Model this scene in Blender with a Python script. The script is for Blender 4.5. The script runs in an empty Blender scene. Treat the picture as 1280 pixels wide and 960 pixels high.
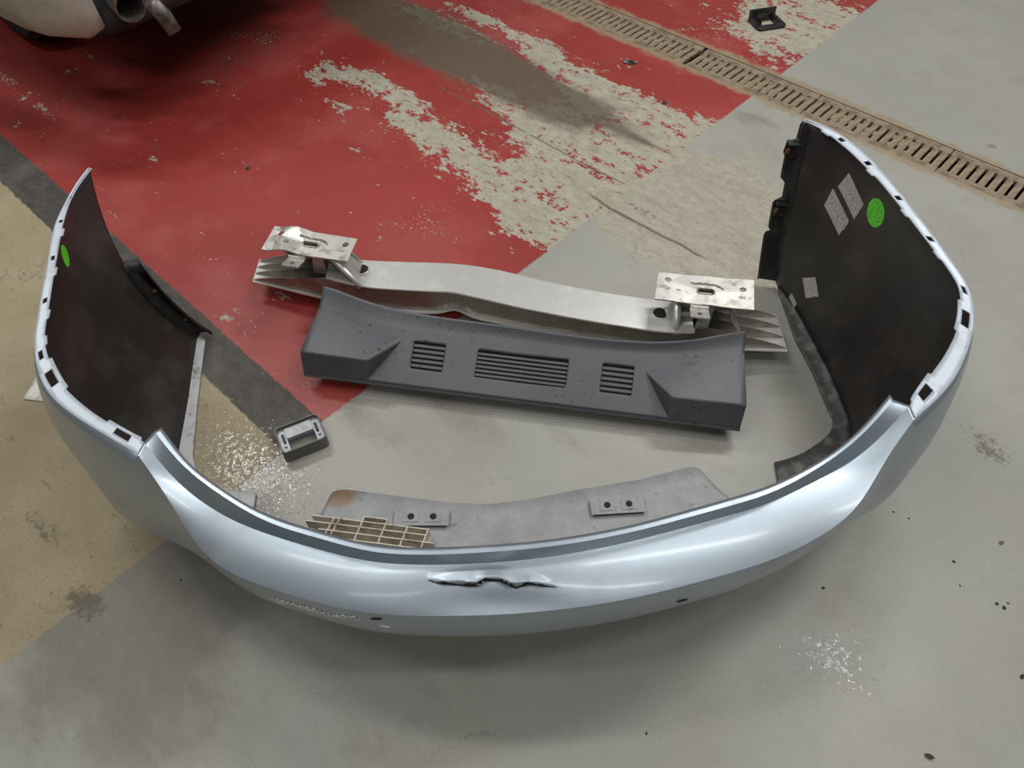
import bpy, bmesh, math, random
import numpy as np
from mathutils import Vector, Matrix
from mathutils.bvhtree import BVHTree

# ---------------------------------------------------------------- camera, world, lamps, exposure
scene = bpy.context.scene
C = scene.collection
cam_d = bpy.data.cameras.new('camera'); cam = bpy.data.objects.new('camera', cam_d); C.objects.link(cam)
cam.location = (0, 0, 1.5); cam.rotation_euler = (math.radians(90-52.3), 0, 0)
cam_d.sensor_width = 36; cam_d.lens = 909/1280*36; cam_d.clip_start = .01
scene.camera = cam
scene.view_settings.view_transform = 'Standard'; scene.view_settings.look = 'None'
scene.view_settings.exposure = -0.04; scene.view_settings.gamma = 1.0
scene.view_settings.use_curve_mapping = False
world = bpy.data.worlds.new('workshop_air'); scene.world = world; world.use_nodes = True
bg = world.node_tree.nodes['Background']; bg.inputs[0].default_value = (1, .97, .92, 1); bg.inputs[1].default_value = .13
def area(x, y, z, sx, sy, power, col=(1, .985, .95), tgt=None):
    l = bpy.data.lights.new('ceiling_lamp', 'AREA'); l.shape = 'RECTANGLE'; l.size = sx; l.size_y = sy
    l.energy = power; l.color = col
    o = bpy.data.objects.new('ceiling_lamp', l); C.objects.link(o); o.location = (x, y, z)
    if tgt: o.rotation_euler = (Vector(tgt)-o.location).to_track_quat('-Z', 'Y').to_euler()
for lx, ly, pw in ((1.8, 3.6, 72), (-2.1, 3.5, 62), (2.4, 1.7, 56), (-1.3, 1.2, 34), (1.6, .0, 26), (-1.3, .0, 20), (1.3, -2.0, 27), (-1.2, -2.0, 11)):
    area(lx, ly, 4.2, 1.5, .22, pw)

YAW = math.radians(-42.8)          # direction of the floor drain
rnd = random.Random(7)

# ---------------------------------------------------------------- helpers
def tag(o, label, cat=None, group=None, kind=None):
    o['label'] = label
    if cat: o['category'] = cat
    if group: o['group'] = group
    if kind: o['kind'] = kind
    return o
def empty(name, loc, label, cat, group=None):
    o = bpy.data.objects.new(name, None); C.objects.link(o); o.location = loc; o.empty_display_size = .05
    return tag(o, label, cat, group)
def link(name, me, parent=None):
    o = bpy.data.objects.new(name, me); C.objects.link(o)
    if parent is not None:
        o.parent = parent
        if parent.type == 'EMPTY': o.matrix_parent_inverse = Matrix.Translation(-parent.location)   # parts are modelled in room coordinates
    return o
def mesh(name, V, F, mats, parent=None, smooth=False, fm=None, angle=None):
    me = bpy.data.meshes.new(name); me.from_pydata([tuple(v) for v in V], [], [tuple(f) for f in F])
    for m in (mats if isinstance(mats, (list, tuple)) else [mats]): me.materials.append(m)
    if fm is not None: me.polygons.foreach_set('material_index', fm)
    if smooth: me.polygons.foreach_set('use_smooth', [True]*len(me.polygons))
    me.update()
    if angle is not None: me.set_sharp_from_angle(angle=math.radians(angle))
    return link(name, me, parent)
def bm_obj(name, bm, mats, parent=None, smooth=False, angle=None):
    me = bpy.data.meshes.new(name); bmesh.ops.recalc_face_normals(bm, faces=bm.faces); bm.to_mesh(me); bm.free()
    for m in (mats if isinstance(mats, (list, tuple)) else [mats]): me.materials.append(m)
    if smooth: me.polygons.foreach_set('use_smooth', [True]*len(me.polygons))
    if angle is not None: me.set_sharp_from_angle(angle=math.radians(angle))
    return link(name, me, parent)
def add_box(bm, size, mtx, bevel=0):
    r = bmesh.ops.create_cube(bm, size=1, matrix=mtx @ Matrix.Diagonal((*size, 1)))
    if bevel:
        es = list({e for v in r['verts'] for e in v.link_edges})
        bmesh.ops.bevel(bm, geom=es, offset=bevel, segments=2, affect='EDGES', profile=.5)
def T(x, y, z): return Matrix.Translation((x, y, z))
def RZ(a): return Matrix.Rotation(a, 4, 'Z')
def frame(o, ax, ay):
    """matrix with origin o, x axis towards ax, y axis in the plane of ay"""
    o = Vector(o); x = (Vector(ax)-o).normalized(); y = Vector(ay)-o; z = x.cross(y).normalized(); y = z.cross(x)
    m = Matrix((x, y, z)).transposed().to_4x4(); m.translation = o
    return m
def plate(bm, outer, holes, th, mtx, zf=None):
    """flat sheet with real holes; outer / holes are 2D loops"""
    b = bmesh.new(); es = []
    for lp in [outer]+holes:
        vs = [b.verts.new((p[0], p[1], 0)) for p in lp]
        es += [b.edges.new((vs[i], vs[(i+1) % len(vs)])) for i in range(len(vs))]
    bmesh.ops.triangle_fill(b, use_beauty=True, use_dissolve=False, edges=es)
    r = bmesh.ops.extrude_face_region(b, geom=b.faces[:])
    for v in [g for g in r['geom'] if isinstance(g, bmesh.types.BMVert)]: v.co.z += th
    if zf:
        for v in b.verts: v.co.z += zf(v.co.x, v.co.y)
    bmesh.ops.transform(b, matrix=mtx, verts=b.verts)
    me = bpy.data.meshes.new('tmp'); bmesh.ops.recalc_face_normals(b, faces=b.faces); b.to_mesh(me); b.free()
    bm.from_mesh(me); bpy.data.meshes.remove(me)
def circle(x, y, r, n=14, sx=1): return [(x+sx*r*math.cos(2*math.pi*i/n), y+r*math.sin(2*math.pi*i/n)) for i in range(n)]
def slot2(x, y, L, r, n=6):
    p = [(x+L/2+r*math.cos(a), y+r*math.sin(a)) for a in [-math.pi/2+math.pi*i/n for i in range(n+1)]]
    return p+[(2*x-a, 2*y-b) for a, b in p]
def tube(bm, pts, r, n=10, caps=True):
    pts = [Vector(p) for p in pts]; rings = []
    for i, p in enumerate(pts):
        d = (pts[min(i+1, len(pts)-1)]-pts[max(i-1, 0)]).normalized()
        a = d.orthogonal().normalized() if i == 0 else (a-d*a.dot(d)).normalized()
        b = d.cross(a)
        rings.append([bm.verts.new(p+(a*math.cos(2*math.pi*k/n)+b*math.sin(2*math.pi*k/n))*(r[i] if isinstance(r, list) else r)) for k in range(n)])
    for A, B in zip(rings, rings[1:]):
        for k in range(n): bm.faces.new((A[k], A[(k+1) % n], B[(k+1) % n], B[k]))
    if caps: bm.faces.new(rings[0][::-1]); bm.faces.new(rings[-1])
def grid_faces(ns, nt, skip=lambda i, j: False):
    return [(i*nt+j, i*nt+j+1, (i+1)*nt+j+1, (i+1)*nt+j) for i in range(ns-1) for j in range(nt-1) if not skip(i, j)]

# ---------------------------------------------------------------- materials
class NT:
    def __init__(s, name):
        s.m = bpy.data.materials.new(name); s.m.use_nodes = True; s.t = s.m.node_tree; s.b = s.t.nodes['Principled BSDF']
    def n(s, typ, **kw):
        nd = s.t.nodes.new(typ)
        for k, v in kw.items(): setattr(nd, k, v)
        return nd
    def put(s, sock, v):
        if isinstance(v, bpy.types.NodeSocket): s.t.links.new(v, sock)
        elif isinstance(v, (tuple, list)): sock.default_value = (*v[:3], 1) if sock.type == 'RGBA' else v
        else: sock.default_value = v
    def math(s, op, a, b=0, c=0, clamp=False):
        nd = s.n('ShaderNodeMath', operation=op, use_clamp=clamp)
        for i, v in enumerate((a, b, c)): s.put(nd.inputs[i], v)
        return nd.outputs[0]
    def ss(s, x, lo, hi):
        nd = s.n('ShaderNodeMapRange', interpolation_type='SMOOTHSTEP'); s.put(nd.inputs[0], x); s.put(nd.inputs[1], lo); s.put(nd.inputs[2], hi)
        return nd.outputs[0]
    def mix(s, f, a, b):
        nd = s.n('ShaderNodeMix', data_type='RGBA'); s.put(nd.inputs[0], f); s.put(nd.inputs[6], a); s.put(nd.inputs[7], b)
        return nd.outputs[2]
    def noise(s, scale, detail=4, rough=.6, vec=None, col=False, dist=0):
        nd = s.n('ShaderNodeTexNoise'); nd.inputs['Scale'].default_value = scale; nd.inputs['Detail'].default_value = detail
        nd.inputs['Roughness'].default_value = rough; nd.inputs['Distortion'].default_value = dist
        if vec is not None: s.t.links.new(vec, nd.inputs['Vector'])
        return nd.outputs[1 if col else 0]
    def obj(s): return s.n('ShaderNodeTexCoord').outputs['Object']
    def scaled(s, vec, sc, loc=(0, 0, 0), rot=(0, 0, 0)):
        nd = s.n('ShaderNodeMapping'); s.t.links.new(vec, nd.inputs[0]); nd.inputs[1].default_value = loc; nd.inputs[2].default_value = rot; nd.inputs[3].default_value = sc
        return nd.outputs[0]
    def attr(s, name): return s.n('ShaderNodeAttribute', attribute_name=name).outputs['Fac']
    def bump(s, h, strength=.3, dist=.002):
        nd = s.n('ShaderNodeBump'); nd.inputs['Strength'].default_value = strength; nd.inputs['Distance'].default_value = dist
        s.t.links.new(h, nd.inputs['Height']); s.t.links.new(nd.outputs[0], s.b.inputs['Normal'])
    def set(s, **kw):
        for k, v in kw.items(): s.put(s.b.inputs[k.replace('_', ' ')], v)
        return s.m
def simple(name, col, rough=.5, metal=0, col2=None, scale=20, lo=.45, hi=.65, bump=0, bscale=200, vecs=None, **kw):
    k = NT(name); v = k.obj()
    if vecs: v = k.scaled(v, vecs)
    c = col
    if col2 is not None: c = k.mix(k.ss(k.noise(scale, 6, .65, v), lo, hi), col, col2)
    if bump: k.bump(k.noise(bscale, 3, .6, v), bump, .001)
    return k.set(Base_Color=c, Roughness=rough, Metallic=metal, **kw)

M = {}
def silver():
    k = NT('silver_blue_paint'); v = k.obj()
    fl = k.noise(2500, 1, .5, v)
    c = k.mix(k.ss(fl, .3, .7), (.31, .37, .43), (.40, .46, .52))
    dust = k.ss(k.noise(9, 6, .65, v), .5, .78)
    c = k.mix(k.math('MULTIPLY', dust, .3), c, (.38, .38, .36))
    k.set(Base_Color=c, Metallic=.80, Roughness=k.math('MULTIPLY_ADD', dust, .15, .38), Coat_Weight=.3, Coat_Roughness=.10)
    return k.m
M['paint'] = silver()
M['flange'] = simple('thin_paint_on_flange', (.50, .56, .64), .38, .15, (.42, .45, .48), 25, .5, .75)
M['black'] = simple('black_plastic_inside', (.026, .0225, .0215), .40, 0, (.055, .048, .045), 7, .42, .72, bump=.08, bscale=90)
def valance():
    k = NT('dusty_grey_plastic'); v = k.obj()
    c = k.mix(k.ss(k.noise(12, 6, .7, v), .35, .7), (.25, .26, .275), (.34, .345, .35))
    c = k.mix(k.math('MULTIPLY', k.ss(k.noise(45, 4, .7, v), .6, .72), .6), c, (.09, .085, .08))
    # rust-coloured spill at one corner
    g = k.n('ShaderNodeTexGradient', gradient_type='SPHERICAL'); k.t.links.new(k.scaled(v, (15, 20, 5), (.395*15, -.825*20, 0)), g.inputs[0])
    c = k.mix(k.math('MULTIPLY', k.ss(k.math('MULTIPLY_ADD', k.noise(30, 4, .6, v), .5, g.outputs[0]), .5, .95), .85), c, (.20, .115, .055))
    return k.set(Base_Color=c, Roughness=.5)
M['valance'] = valance()
M['lip'] = simple('pale_scuffed_rim', (.42, .43, .44), .5, 0, (.2, .2, .2), 40, .5, .7)
M['darklip'] = simple('dark_dusty_plastic', (.05, .05, .05), .5, 0, (.16, .15, .14), 30, .45, .7)
M['alu'] = None
def alu():
    k = NT('brushed_aluminium'); v = k.obj()
    st = k.noise(60, 5, .7, k.scaled(v, (.6, 8, 4)))
    c = k.mix(st, (.60, .60, .585), (.80, .80, .785))
    d = k.ss(k.noise(17, 7, .72, v), .52, .78)
    c = k.mix(k.math('MULTIPLY', d, .5), c, (.36, .32, .27))
    sp = k.ss(k.noise(160, 3, .6, v), .68, .74)
    c = k.mix(k.math('MULTIPLY', sp, .7), c, (.15, .13, .11))
    k.bump(st, .12, .001)
    return k.set(Base_Color=c, Metallic=.55, Roughness=k.math('MULTIPLY_ADD', d, .25, .30))
M['alu'] = alu()
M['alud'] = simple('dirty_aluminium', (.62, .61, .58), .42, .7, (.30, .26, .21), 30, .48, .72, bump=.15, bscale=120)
M['aluw'] = simple('shaded_grimy_aluminium_wall', (.30, .27, .235), .36, .65, (.17, .14, .115), 14, .45, .75, bump=.1, bscale=60)  # beam walls and webs: their shade is put into this darker, grimy colour
M['weld'] = simple('weld_seam', (.40, .38, .36), .45, .8, (.2, .17, .15), 90)
M['trim'] = None
def trimm():
    k = NT('dark_grey_grained_plastic'); v = k.obj()
    c = k.mix(k.noise(9, 5, .6, v), (.068, .072, .083), (.102, .107, .121))
    sp = k.ss(k.noise(85, 2, .5, v), .665, .70)
    reg = k.ss(k.noise(5, 3, .5, v), .42, .6)
    c = k.mix(k.math('MULTIPLY', k.math('MULTIPLY', sp, reg), .9), c, (.012, .011, .01))
    k.bump(k.noise(900, 2, .5, v), .12, .0006)
    return k.set(Base_Color=c, Roughness=.46)
M['trim'] = trimm()
M['bezel'] = simple('grey_brown_plastic', (.115, .108, .10), .5, 0, (.15, .14, .13), 40, bump=.1, bscale=500)
M['bezelin'] = simple('pale_grey_liner', (.24, .255, .28), .33, .2, (.16, .17, .185), 40)
M['gloss'] = simple('black_gloss_plastic', (.02, .019, .02), .25, 0, (.04, .038, .04), 30)
M['clip'] = simple('black_clip_plastic', (.012, .012, .012), .5, 0, (.03, .03, .03), 30)
M['rust'] = simple('rusty_screw', (.16, .07, .03), .7, .3, (.07, .03, .015), 90)
M['lattice'] = simple('dusty_cream_plastic', (.62, .58, .50), .6, 0, (.32, .28, .22), 28, .48, .72, bump=.1)
M['sticker'] = None
def sticker():
    k = NT('printed_silver_label'); v = k.n('ShaderNodeTexCoord').outputs['UV']
    ln = k.noise(1, 3, .7, k.scaled(v, (5, 34, 1)))
    cr = k.noise(1, 6, .75, k.scaled(v, (9, 9, 1), (3, 1, 0)))
    c = k.mix(k.ss(ln, .52, .60), (.56, .54, .52), (.20, .19, .18))
    c = k.mix(k.math('MULTIPLY', k.ss(cr, .56, .7), .7), c, (.30, .24, .19))
    k.bump(cr, .4, .002)
    return k.set(Base_Color=c, Roughness=.42)
M['sticker'] = sticker()
def green():
    k = NT('green_sticker'); v = k.n('ShaderNodeTexCoord').outputs['UV']
    ln = k.noise(1, 4, .8, k.scaled(v, (5, 14, 1), (0, 0, 0), (0, 0, .5)))
    c = k.mix(k.ss(ln, .50, .58), (.14, .85, .03), (.06, .45, .03))
    k.bump(ln, .2, .001)
    return k.set(Base_Color=c, Roughness=.4)
M['green'] = green()
M['scratch'] = simple('bare_scratch', (.62, .60, .55), .7)
M['dark'] = simple('dark_gap', (.006, .006, .006), .8)
M['mud'] = simple('dried_mud', (.30, .235, .15), .9, 0, (.17, .125, .075), 60, .4, .7, bump=.5, bscale=150)
M['grate'] = simple('muddy_cast_iron', (.27, .215, .15), .75, .1, (.145, .105, .07), 26, .42, .68, bump=.4, bscale=120)
M['channel'] = simple('wet_black_silt', (.012, .010, .008), .6)
M['paper'] = simple('white_paper', (.72, .70, .66), .8, 0, (.55, .5, .45), 30)
M['stone'] = simple('dark_grit', (.035, .032, .028), .8, 0, (.08, .07, .055), 200)
M['leaf'] = simple('dry_brown_leaf', (.20, .125, .07), .8, 0, (.12, .07, .035), 150)
M['carpaint'] = simple('dirty_white_car_paint', (.46, .44, .39), .5, 0, (.33, .30, .25), 8, .4, .7)
M['carunder'] = simple('dirty_underbody', (.02, .018, .017), .8, 0, (.045, .035, .03), 8)
M['exhaust'] = simple('dull_steel_exhaust', (.22, .20, .19), .5, .7, (.10, .08, .07), 30)
M['tyre'] = simple('tyre_rubber', (.015, .015, .015), .8)
M['glass'] = simple('dark_car_glass', (.01, .012, .012), .08)
k = NT('water'); tr = k.n('ShaderNodeBsdfTransparent'); gl = k.n('ShaderNodeBsdfGlossy'); gl.inputs['Roughness'].default_value = .08
fr_ = k.n('ShaderNodeFresnel'); fr_.inputs['IOR'].default_value = 1.33; ms = k.n('ShaderNodeMixShader')
k.t.links.new(fr_.outputs[0], ms.inputs[0]); k.t.links.new(tr.outputs[0], ms.inputs[1]); k.t.links.new(gl.outputs[0], ms.inputs[2])
k.t.links.new(ms.outputs[0], k.t.nodes['Material Output'].inputs[0]); M['water'] = k.m

# ---------------------------------------------------------------- floor
BLOBS = dict(peel=[(-2.347, 1.423, 0.120, 0.050, 0.60), (-2.268, 1.536, 0.180, 0.070, 0.62), (-2.112, 1.564, 0.160, 0.060, 0.55), (-2.136, 1.370, 0.070, 0.040, 0.50), (-1.994, 1.560, 0.140, 0.050, 0.65), (-1.948, 1.459, 0.100, 0.050, 0.50), (-1.767, 1.489, 0.150, 0.070, 0.80), (-1.656, 1.461, 0.120, 0.060, 0.70), (-1.499, 1.421, 0.200, 0.080, 0.90), (-1.371, 1.480, 0.200, 0.100, 0.90), (-1.202, 1.450, 0.160, 0.100, 1.00), (-1.107, 1.379, 0.140, 0.100, 0.90), (-1.246, 1.345, 0.080, 0.050, 0.50), (-1.864, 1.832, 0.150, 0.040, 0.50), (-1.680, 1.814, 0.220, 0.050, 0.70), (-1.470, 1.798, 0.220, 0.080, 0.90), (-1.300, 1.728, 0.260, 0.100, 1.00), (-1.151, 1.804, 0.300, 0.140, 1.00), (-1.078, 1.933, 0.300, 0.140, 1.00), (-1.254, 2.033, 0.250, 0.110, 1.00), (-1.491, 2.100, 0.300, 0.080, 1.00), (-1.715, 2.129, 0.250, 0.060, 0.90), (-1.953, 2.206, 0.250, 0.040, 0.80), (-2.241, 2.219, 0.250, 0.030, 0.70), (-2.291, 2.077, 0.200, 0.050, 0.70), (-2.442, 2.033, 0.200, 0.060, 0.60), (-1.135, 1.612, 0.200, 0.140, 1.00), (-1.020, 1.719, 0.200, 0.140, 1.00), (-0.960, 1.860, 0.200, 0.140, 1.00), (-1.022, 1.552, 0.120, 0.090, 0.80), (-1.064, 2.107, 0.140, 0.060, 0.90), (-1.077, 2.230, 0.060, 0.040, 0.60), (-1.279, 3.158, 0.300, 0.200, 1.00), (-1.102, 3.178, 0.200, 0.160, 1.00), (-1.163, 2.764, 0.250, 0.160, 0.42), (-1.356, 2.896, 0.180, 0.080, 0.36), (-1.077, 2.930, 0.150, 0.100, 0.55), (-1.048, 1.348, 0.070, 0.050, 0.60), (-3.089, 0.621, 0.300, 0.040, 0.40), (-1.874, 1.357, 0.040, 0.030, 0.45), (-2.020, 1.222, 0.030, 0.020, 0.45), (-1.375, 2.097, 0.200, 0.060, 0.90), (-1.155, 2.090, 0.200, 0.070, 0.80)], worn=[(-0.900, 1.774, 0.350, 0.160, 0.90), (-0.902, 1.559, 0.220, 0.100, 0.80), (-0.875, 1.969, 0.300, 0.120, 0.80), (-0.893, 2.200, 0.250, 0.100, 0.50), (-0.735, 1.663, 0.300, 0.120, 0.80), (-0.689, 1.914, 0.250, 0.150, 0.70), (-0.783, 1.520, 0.200, 0.060, 0.60), (-0.587, 1.654, 0.200, 0.080, 0.60), (-0.901, 2.610, 0.100, 0.050, 0.40), (-0.672, 3.304, 0.400, 0.100, 0.25), (-1.000, 1.367, 0.100, 0.050, 0.40)], brown=[(-2.646, 1.893, 0.300, 0.140, 0.70), (-2.466, 1.962, 0.300, 0.150, 0.80), (-2.231, 1.949, 0.280, 0.150, 0.90), (-2.011, 1.937, 0.260, 0.130, 1.00), (-1.801, 1.945, 0.240, 0.130, 1.00), (-1.600, 1.925, 0.200, 0.110, 0.80), (-1.434, 1.935, 0.180, 0.090, 0.60), (-1.311, 2.014, 0.200, 0.080, 0.30), (-1.149, 1.962, 0.140, 0.015, 0.60), (-1.340, 1.690, 0.100, 0.012, 0.50), (-1.205, 1.785, 0.180, 0.010, 0.40)], wet=[(-1.023, 0.241, 0.160, 0.120, 0.90), (-1.210, 0.255, 0.200, 0.150, 0.40), (0.167, 0.766, 0.100, 0.050, 1.00), (0.168, 0.832, 0.050, 0.040, 0.60), (-1.204, 0.074, 0.400, 0.200, 0.30), (-0.855, 0.684, 0.220, 0.060, 0.70), (-0.955, 0.557, 0.200, 0.060, 0.60), (-0.303, 1.014, 0.100, 0.050, 0.50), (-2.053, 2.026, 0.400, 0.150, 0.60), (-1.538, 0.156, 0.300, 0.200, 0.30)], dirt=[(-1.327, -0.169, 0.060, 0.020, 0.90), (-1.259, -0.173, 0.040, 0.020, 0.90), (-1.157, -0.131, 0.050, 0.020, 0.70), (-1.081, -0.198, 0.050, 0.030, 0.80), (-1.040, -0.183, 0.030, 0.030, 0.90), (-1.339, 0.269, 0.120, 0.060, 0.35), (-1.169, 0.228, 0.100, 0.060, 0.35), (-0.615, 2.038, 0.020, 0.010, 0.40), (-0.468, 0.641, 0.020, 0.010, 0.40), (0.199, 1.495, 0.050, 0.035, 1.00), (0.226, 1.474, 0.030, 0.020, 0.80), (0.147, 1.527, 0.050, 0.030, 0.50), (-0.627, 0.608, 0.050, 0.030, 0.62), (-0.608, 0.656, 0.040, 0.020, 0.50), (-0.665, 3.060, 0.060, 0.040, 0.70), (-0.705, 2.866, 0.050, 0.020, 0.50), (-2.132, 0.177, 0.050, 0.020, 0.80), (-2.056, 0.201, 0.050, 0.020, 0.70), (-2.116, 0.146, 0.040, 0.015, 0.80), (-1.231, 0.049, 0.120, 0.050, 0.40), (-1.235, -0.138, 0.030, 0.020, 0.70), (-1.046, -0.189, 0.050, 0.030, 0.60), (-0.968, -0.306, 0.120, 0.060, 0.25), (-1.310, 0.228, 0.200, 0.100, 0.25), (0.463, 0.887, 0.050, 0.030, 0.45), (-0.882, 0.710, 0.060, 0.020, 0.50), (0.010, 2.047, 0.040, 0.015, 0.50), (-0.910, 1.656, 0.150, 0.020, 0.60), (-0.990, 1.635, 0.100, 0.020, 0.60)], rust=[(-0.275, 2.753, 0.035, 0.016, 1.00), (-0.321, 2.603, 0.060, 0.020, 0.40), (-0.967, 2.548, 0.100, 0.020, 0.30)], grime=[(-0.984, 0.003, 0.160, 0.120, 0.70), (-0.988, -0.148, 0.200, 0.150, 0.50), (-0.941, -0.261, 0.250, 0.200, 0.45), (-1.005, 0.229, 0.100, 0.100, 0.50), (-0.863, 0.065, 0.120, 0.100, 0.50), (-1.000, 0.515, 0.160, 0.050, 0.60), (-0.864, 0.692, 0.200, 0.050, 0.50), (-0.659, 0.831, 0.200, 0.040, 0.35), (-0.756, -0.192, 0.250, 0.150, 0.40), (-0.283, 1.018, 0.150, 0.050, 0.40), (-0.391, 0.106, 0.300, 0.120, 0.25), (-0.123, 1.197, 0.100, 0.050, 0.30), (-0.971, 2.329, 0.150, 0.060, 0.50), (-0.827, 2.197, 0.200, 0.060, 0.40)])
V0, V1 = 2.482, 2.652              # channel edges, across the drain
def build_floor():
    du = .03
    us = np.arange(-9.0, 2.8, du); vs = np.concatenate([np.linspace(-2.2, V0, 170), np.linspace(V1, 8, 150)])
    U_, V_ = np.meshgrid(us, vs, indexing='ij'); nu, nv = U_.shape
    P = np.stack([U_.ravel(), V_.ravel(), np.zeros(nu*nv)], 1)
    i, j = np.meshgrid(np.arange(nu-1), np.arange(nv-1), indexing='ij')
    keep = (j != 169)
    a = (i*nv+j)[keep]; F = np.stack([a, a+nv, a+nv+1, a+1], 1)
    me = bpy.data.meshes.new('floor'); me.from_pydata(P.tolist(), [], F.tolist())
    for nm, bl in BLOBS.items():
        f = np.zeros(nu*nv)
        for (u, v, ru, rv, am) in bl:
            f = f + am*np.exp(-(((P[:, 0]-u)/ru)**2+((P[:, 1]-v)/rv)**2))
        at = me.attributes.new(nm, 'FLOAT', 'POINT'); at.data.foreach_set('value', np.clip(f, 0, .78 if nm == 'peel' else 1.2).astype(np.float32))
    o = link('floor', me); o.rotation_euler = (0, 0, YAW); tag(o, 'painted concrete workshop floor, red, grey and bare beige areas', kind='structure')
    k = NT('workshop_floor'); p = k.obj()
    sx = k.n('ShaderNodeSeparateXYZ'); k.t.links.new(p, sx.inputs[0]); u, v = sx.outputs[0], sx.outputs[1]
    en = k.math('MULTIPLY', k.math('SUBTRACT', k.noise(35, 5, .7, p), .5), .022)
    ue = k.math('ADD', u, en); ve = k.math('ADD', v, en)
    grey = k.ss(ue, -1.058, -1.052); up = k.ss(ve, .437, .443); strip = k.ss(ve, .317, .323)
    stretch = k.scaled(p, (.62, 1, 1))
    fb = k.noise(9, 9, .68, stretch); fb2 = k.noise(32, 8, .7, stretch); fine = k.noise(130, 6, .7, p); big = k.noise(1.6, 4, .55, p)
    grain = k.noise(340, 4, .75, p); patch = k.noise(3.2, 6, .6, p)
    # bare concrete
    con = k.mix(k.ss(fb2, .3, .7), (.34, .315, .245), (.46, .435, .36))
    con = k.mix(k.math('MULTIPLY', k.ss(grain, .46, .62), .6), con, (.17, .15, .11))
    con = k.mix(k.math('MULTIPLY', k.ss(fine, .55, .7), .55), con, (.14, .125, .095))
    con = k.mix(k.math('MULTIPLY', k.ss(fb, .5, .7), .3), con, (.20, .18, .14))
    con = k.mix(k.math('MULTIPLY', k.ss(k.noise(75, 6, .75, k.scaled(p, (.6, 1, 1))), .56, .64), .6), con, (.12, .105, .08))
    # beige bay
    bei = k.mix(k.ss(k.noise(5, 6, .6, p), .3, .7), (.33, .275, .175), (.41, .35, .235))
    bei = k.mix(k.math('MULTIPLY', k.ss(grain, .42, .62), .45), bei, (.17, .135, .08))
    bei = k.mix(k.math('MULTIPLY', k.ss(grain, .58, .7), .5), bei, (.50, .44, .33))
    bei = k.mix(k.math('MULTIPLY', k.ss(fine, .54, .68), .55), bei, (.16, .125, .075))
    bei = k.mix(k.math('MULTIPLY', k.ss(fb2, .60, .68), .6), bei, (.13, .10, .06))
    # dark strip
    stp = k.mix(k.ss(fb2, .35, .7), (.045, .040, .036), (.085, .077, .068))
    stp = k.mix(k.math('MULTIPLY', k.ss(grain, .55, .66), .7), stp, (.24, .22, .19))
    stp = k.mix(k.math('MULTIPLY', k.ss(grain, .48, .36), .6), stp, (.02, .018, .016))
    stp = k.mix(k.math('MULTIPLY', k.ss(patch, .5, .65), .5), stp, (.14, .13, .12))
    # red paint
    red = k.mix(k.ss(big, .35, .65), (.265, .030, .026), (.330, .042, .036))
    red = k.mix(k.math('MULTIPLY', k.ss(fb, .45, .75), .35), red, (.17, .022, .020))
    red = k.mix(k.math('MULTIPLY', k.ss(fine, .5, .75), .22), red, (.40, .10, .085))
    red = k.mix(k.math('MULTIPLY', k.ss(grain, .5, .68), .35), red, (.17, .03, .028))
    red = k.mix(k.math('MULTIPLY', k.ss(patch, .48, .62), .35), red, (.34, .085, .08))
    peel = k.math('ADD', k.attr('peel'), k.math('MULTIPLY', k.math('SUBTRACT', fb, .5), 2.4))
    peel = k.math('ADD', peel, k.math('MULTIPLY', k.math('SUBTRACT', fb2, .5), 2.2))
    peel = k.math('ADD', peel, k.math('MULTIPLY', k.math('SUBTRACT', k.noise(85, 5, .7, stretch), .5), 1.4))
    pm = k.ss(peel, .50, .56)
    chips = k.ss(k.math('ADD', k.noise(95, 4, .65, p), k.math('MULTIPLY', k.math('SUBTRACT', k.noise(3, 3, .5, p), .5), .7)), .735, .75)
    pm = k.math('MAXIMUM', pm, chips)
    redz = k.mix(pm, red, con)
    # grey paint
    gry = k.mix(k.ss(big, .3, .7), (.310, .312, .284), (.362, .358, .324))
    gry = k.mix(k.math('MULTIPLY', k.ss(k.noise(6, 7, .65, p), .45, .7), .35), gry, (.26, .255, .225))
    gry = k.mix(k.math('MULTIPLY', k.ss(fine, .58, .72), .45), gry, (.17, .165, .15))
    gry = k.mix(k.math('MULTIPLY', k.ss(grain, .48, .64), .42), gry, (.19, .185, .165))
    gry = k.mix(k.math('MULTIPLY', k.ss(grain, .45, .34), .25), gry, (.46, .46, .43))
    gry = k.mix(k.math('MULTIPLY', k.ss(patch, .42, .62), .30), gry, (.27, .255, .215))
    gry = k.mix(k.math('MULTIPLY', k.ss(k.math('ADD', k.attr('grime'), k.math('MULTIPLY', k.math('SUBTRACT', fb, .5), 1.6)), .15, .8), .8), gry, k.mix(fb2, (.11, .10, .08), (.25, .235, .195)))
    spk = k.ss(k.noise(75, 3, .55, p), .735, .76)
    gry = k.mix(k.math('MULTIPLY', spk, .55), gry, (.12, .115, .10))
    wm = k.math('ADD', k.attr('worn'), k.math('MULTIPLY', k.math('SUBTRACT', fb, .5), 1.3))
    gry = k.mix(k.math('MULTIPLY', k.ss(wm, .42, .75), .9), gry, con)
    # hairline cracks
    vo = k.n('ShaderNodeTexVoronoi', feature='DISTANCE_TO_EDGE'); vo.inputs['Scale'].default_value = 1.1
    wv = k.n('ShaderNodeVectorMath', operation='ADD'); k.t.links.new(p, wv.inputs[0])
    sc = k.n('ShaderNodeVectorMath', operation='SCALE'); sc.inputs['Scale'].default_value = .35
    k.t.links.new(k.noise(3, 6, .7, p, col=True), sc.inputs[0]); k.t.links.new(sc.outputs[0], wv.inputs[1]); k.t.links.new(wv.outputs[0], vo.inputs['Vector'])
    crack = k.math('MULTIPLY', k.math('SUBTRACT', 1, k.ss(vo.outputs['Distance'], .001, .005)), k.ss(k.noise(2.2, 3, .5, p), .5, .62))
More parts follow.
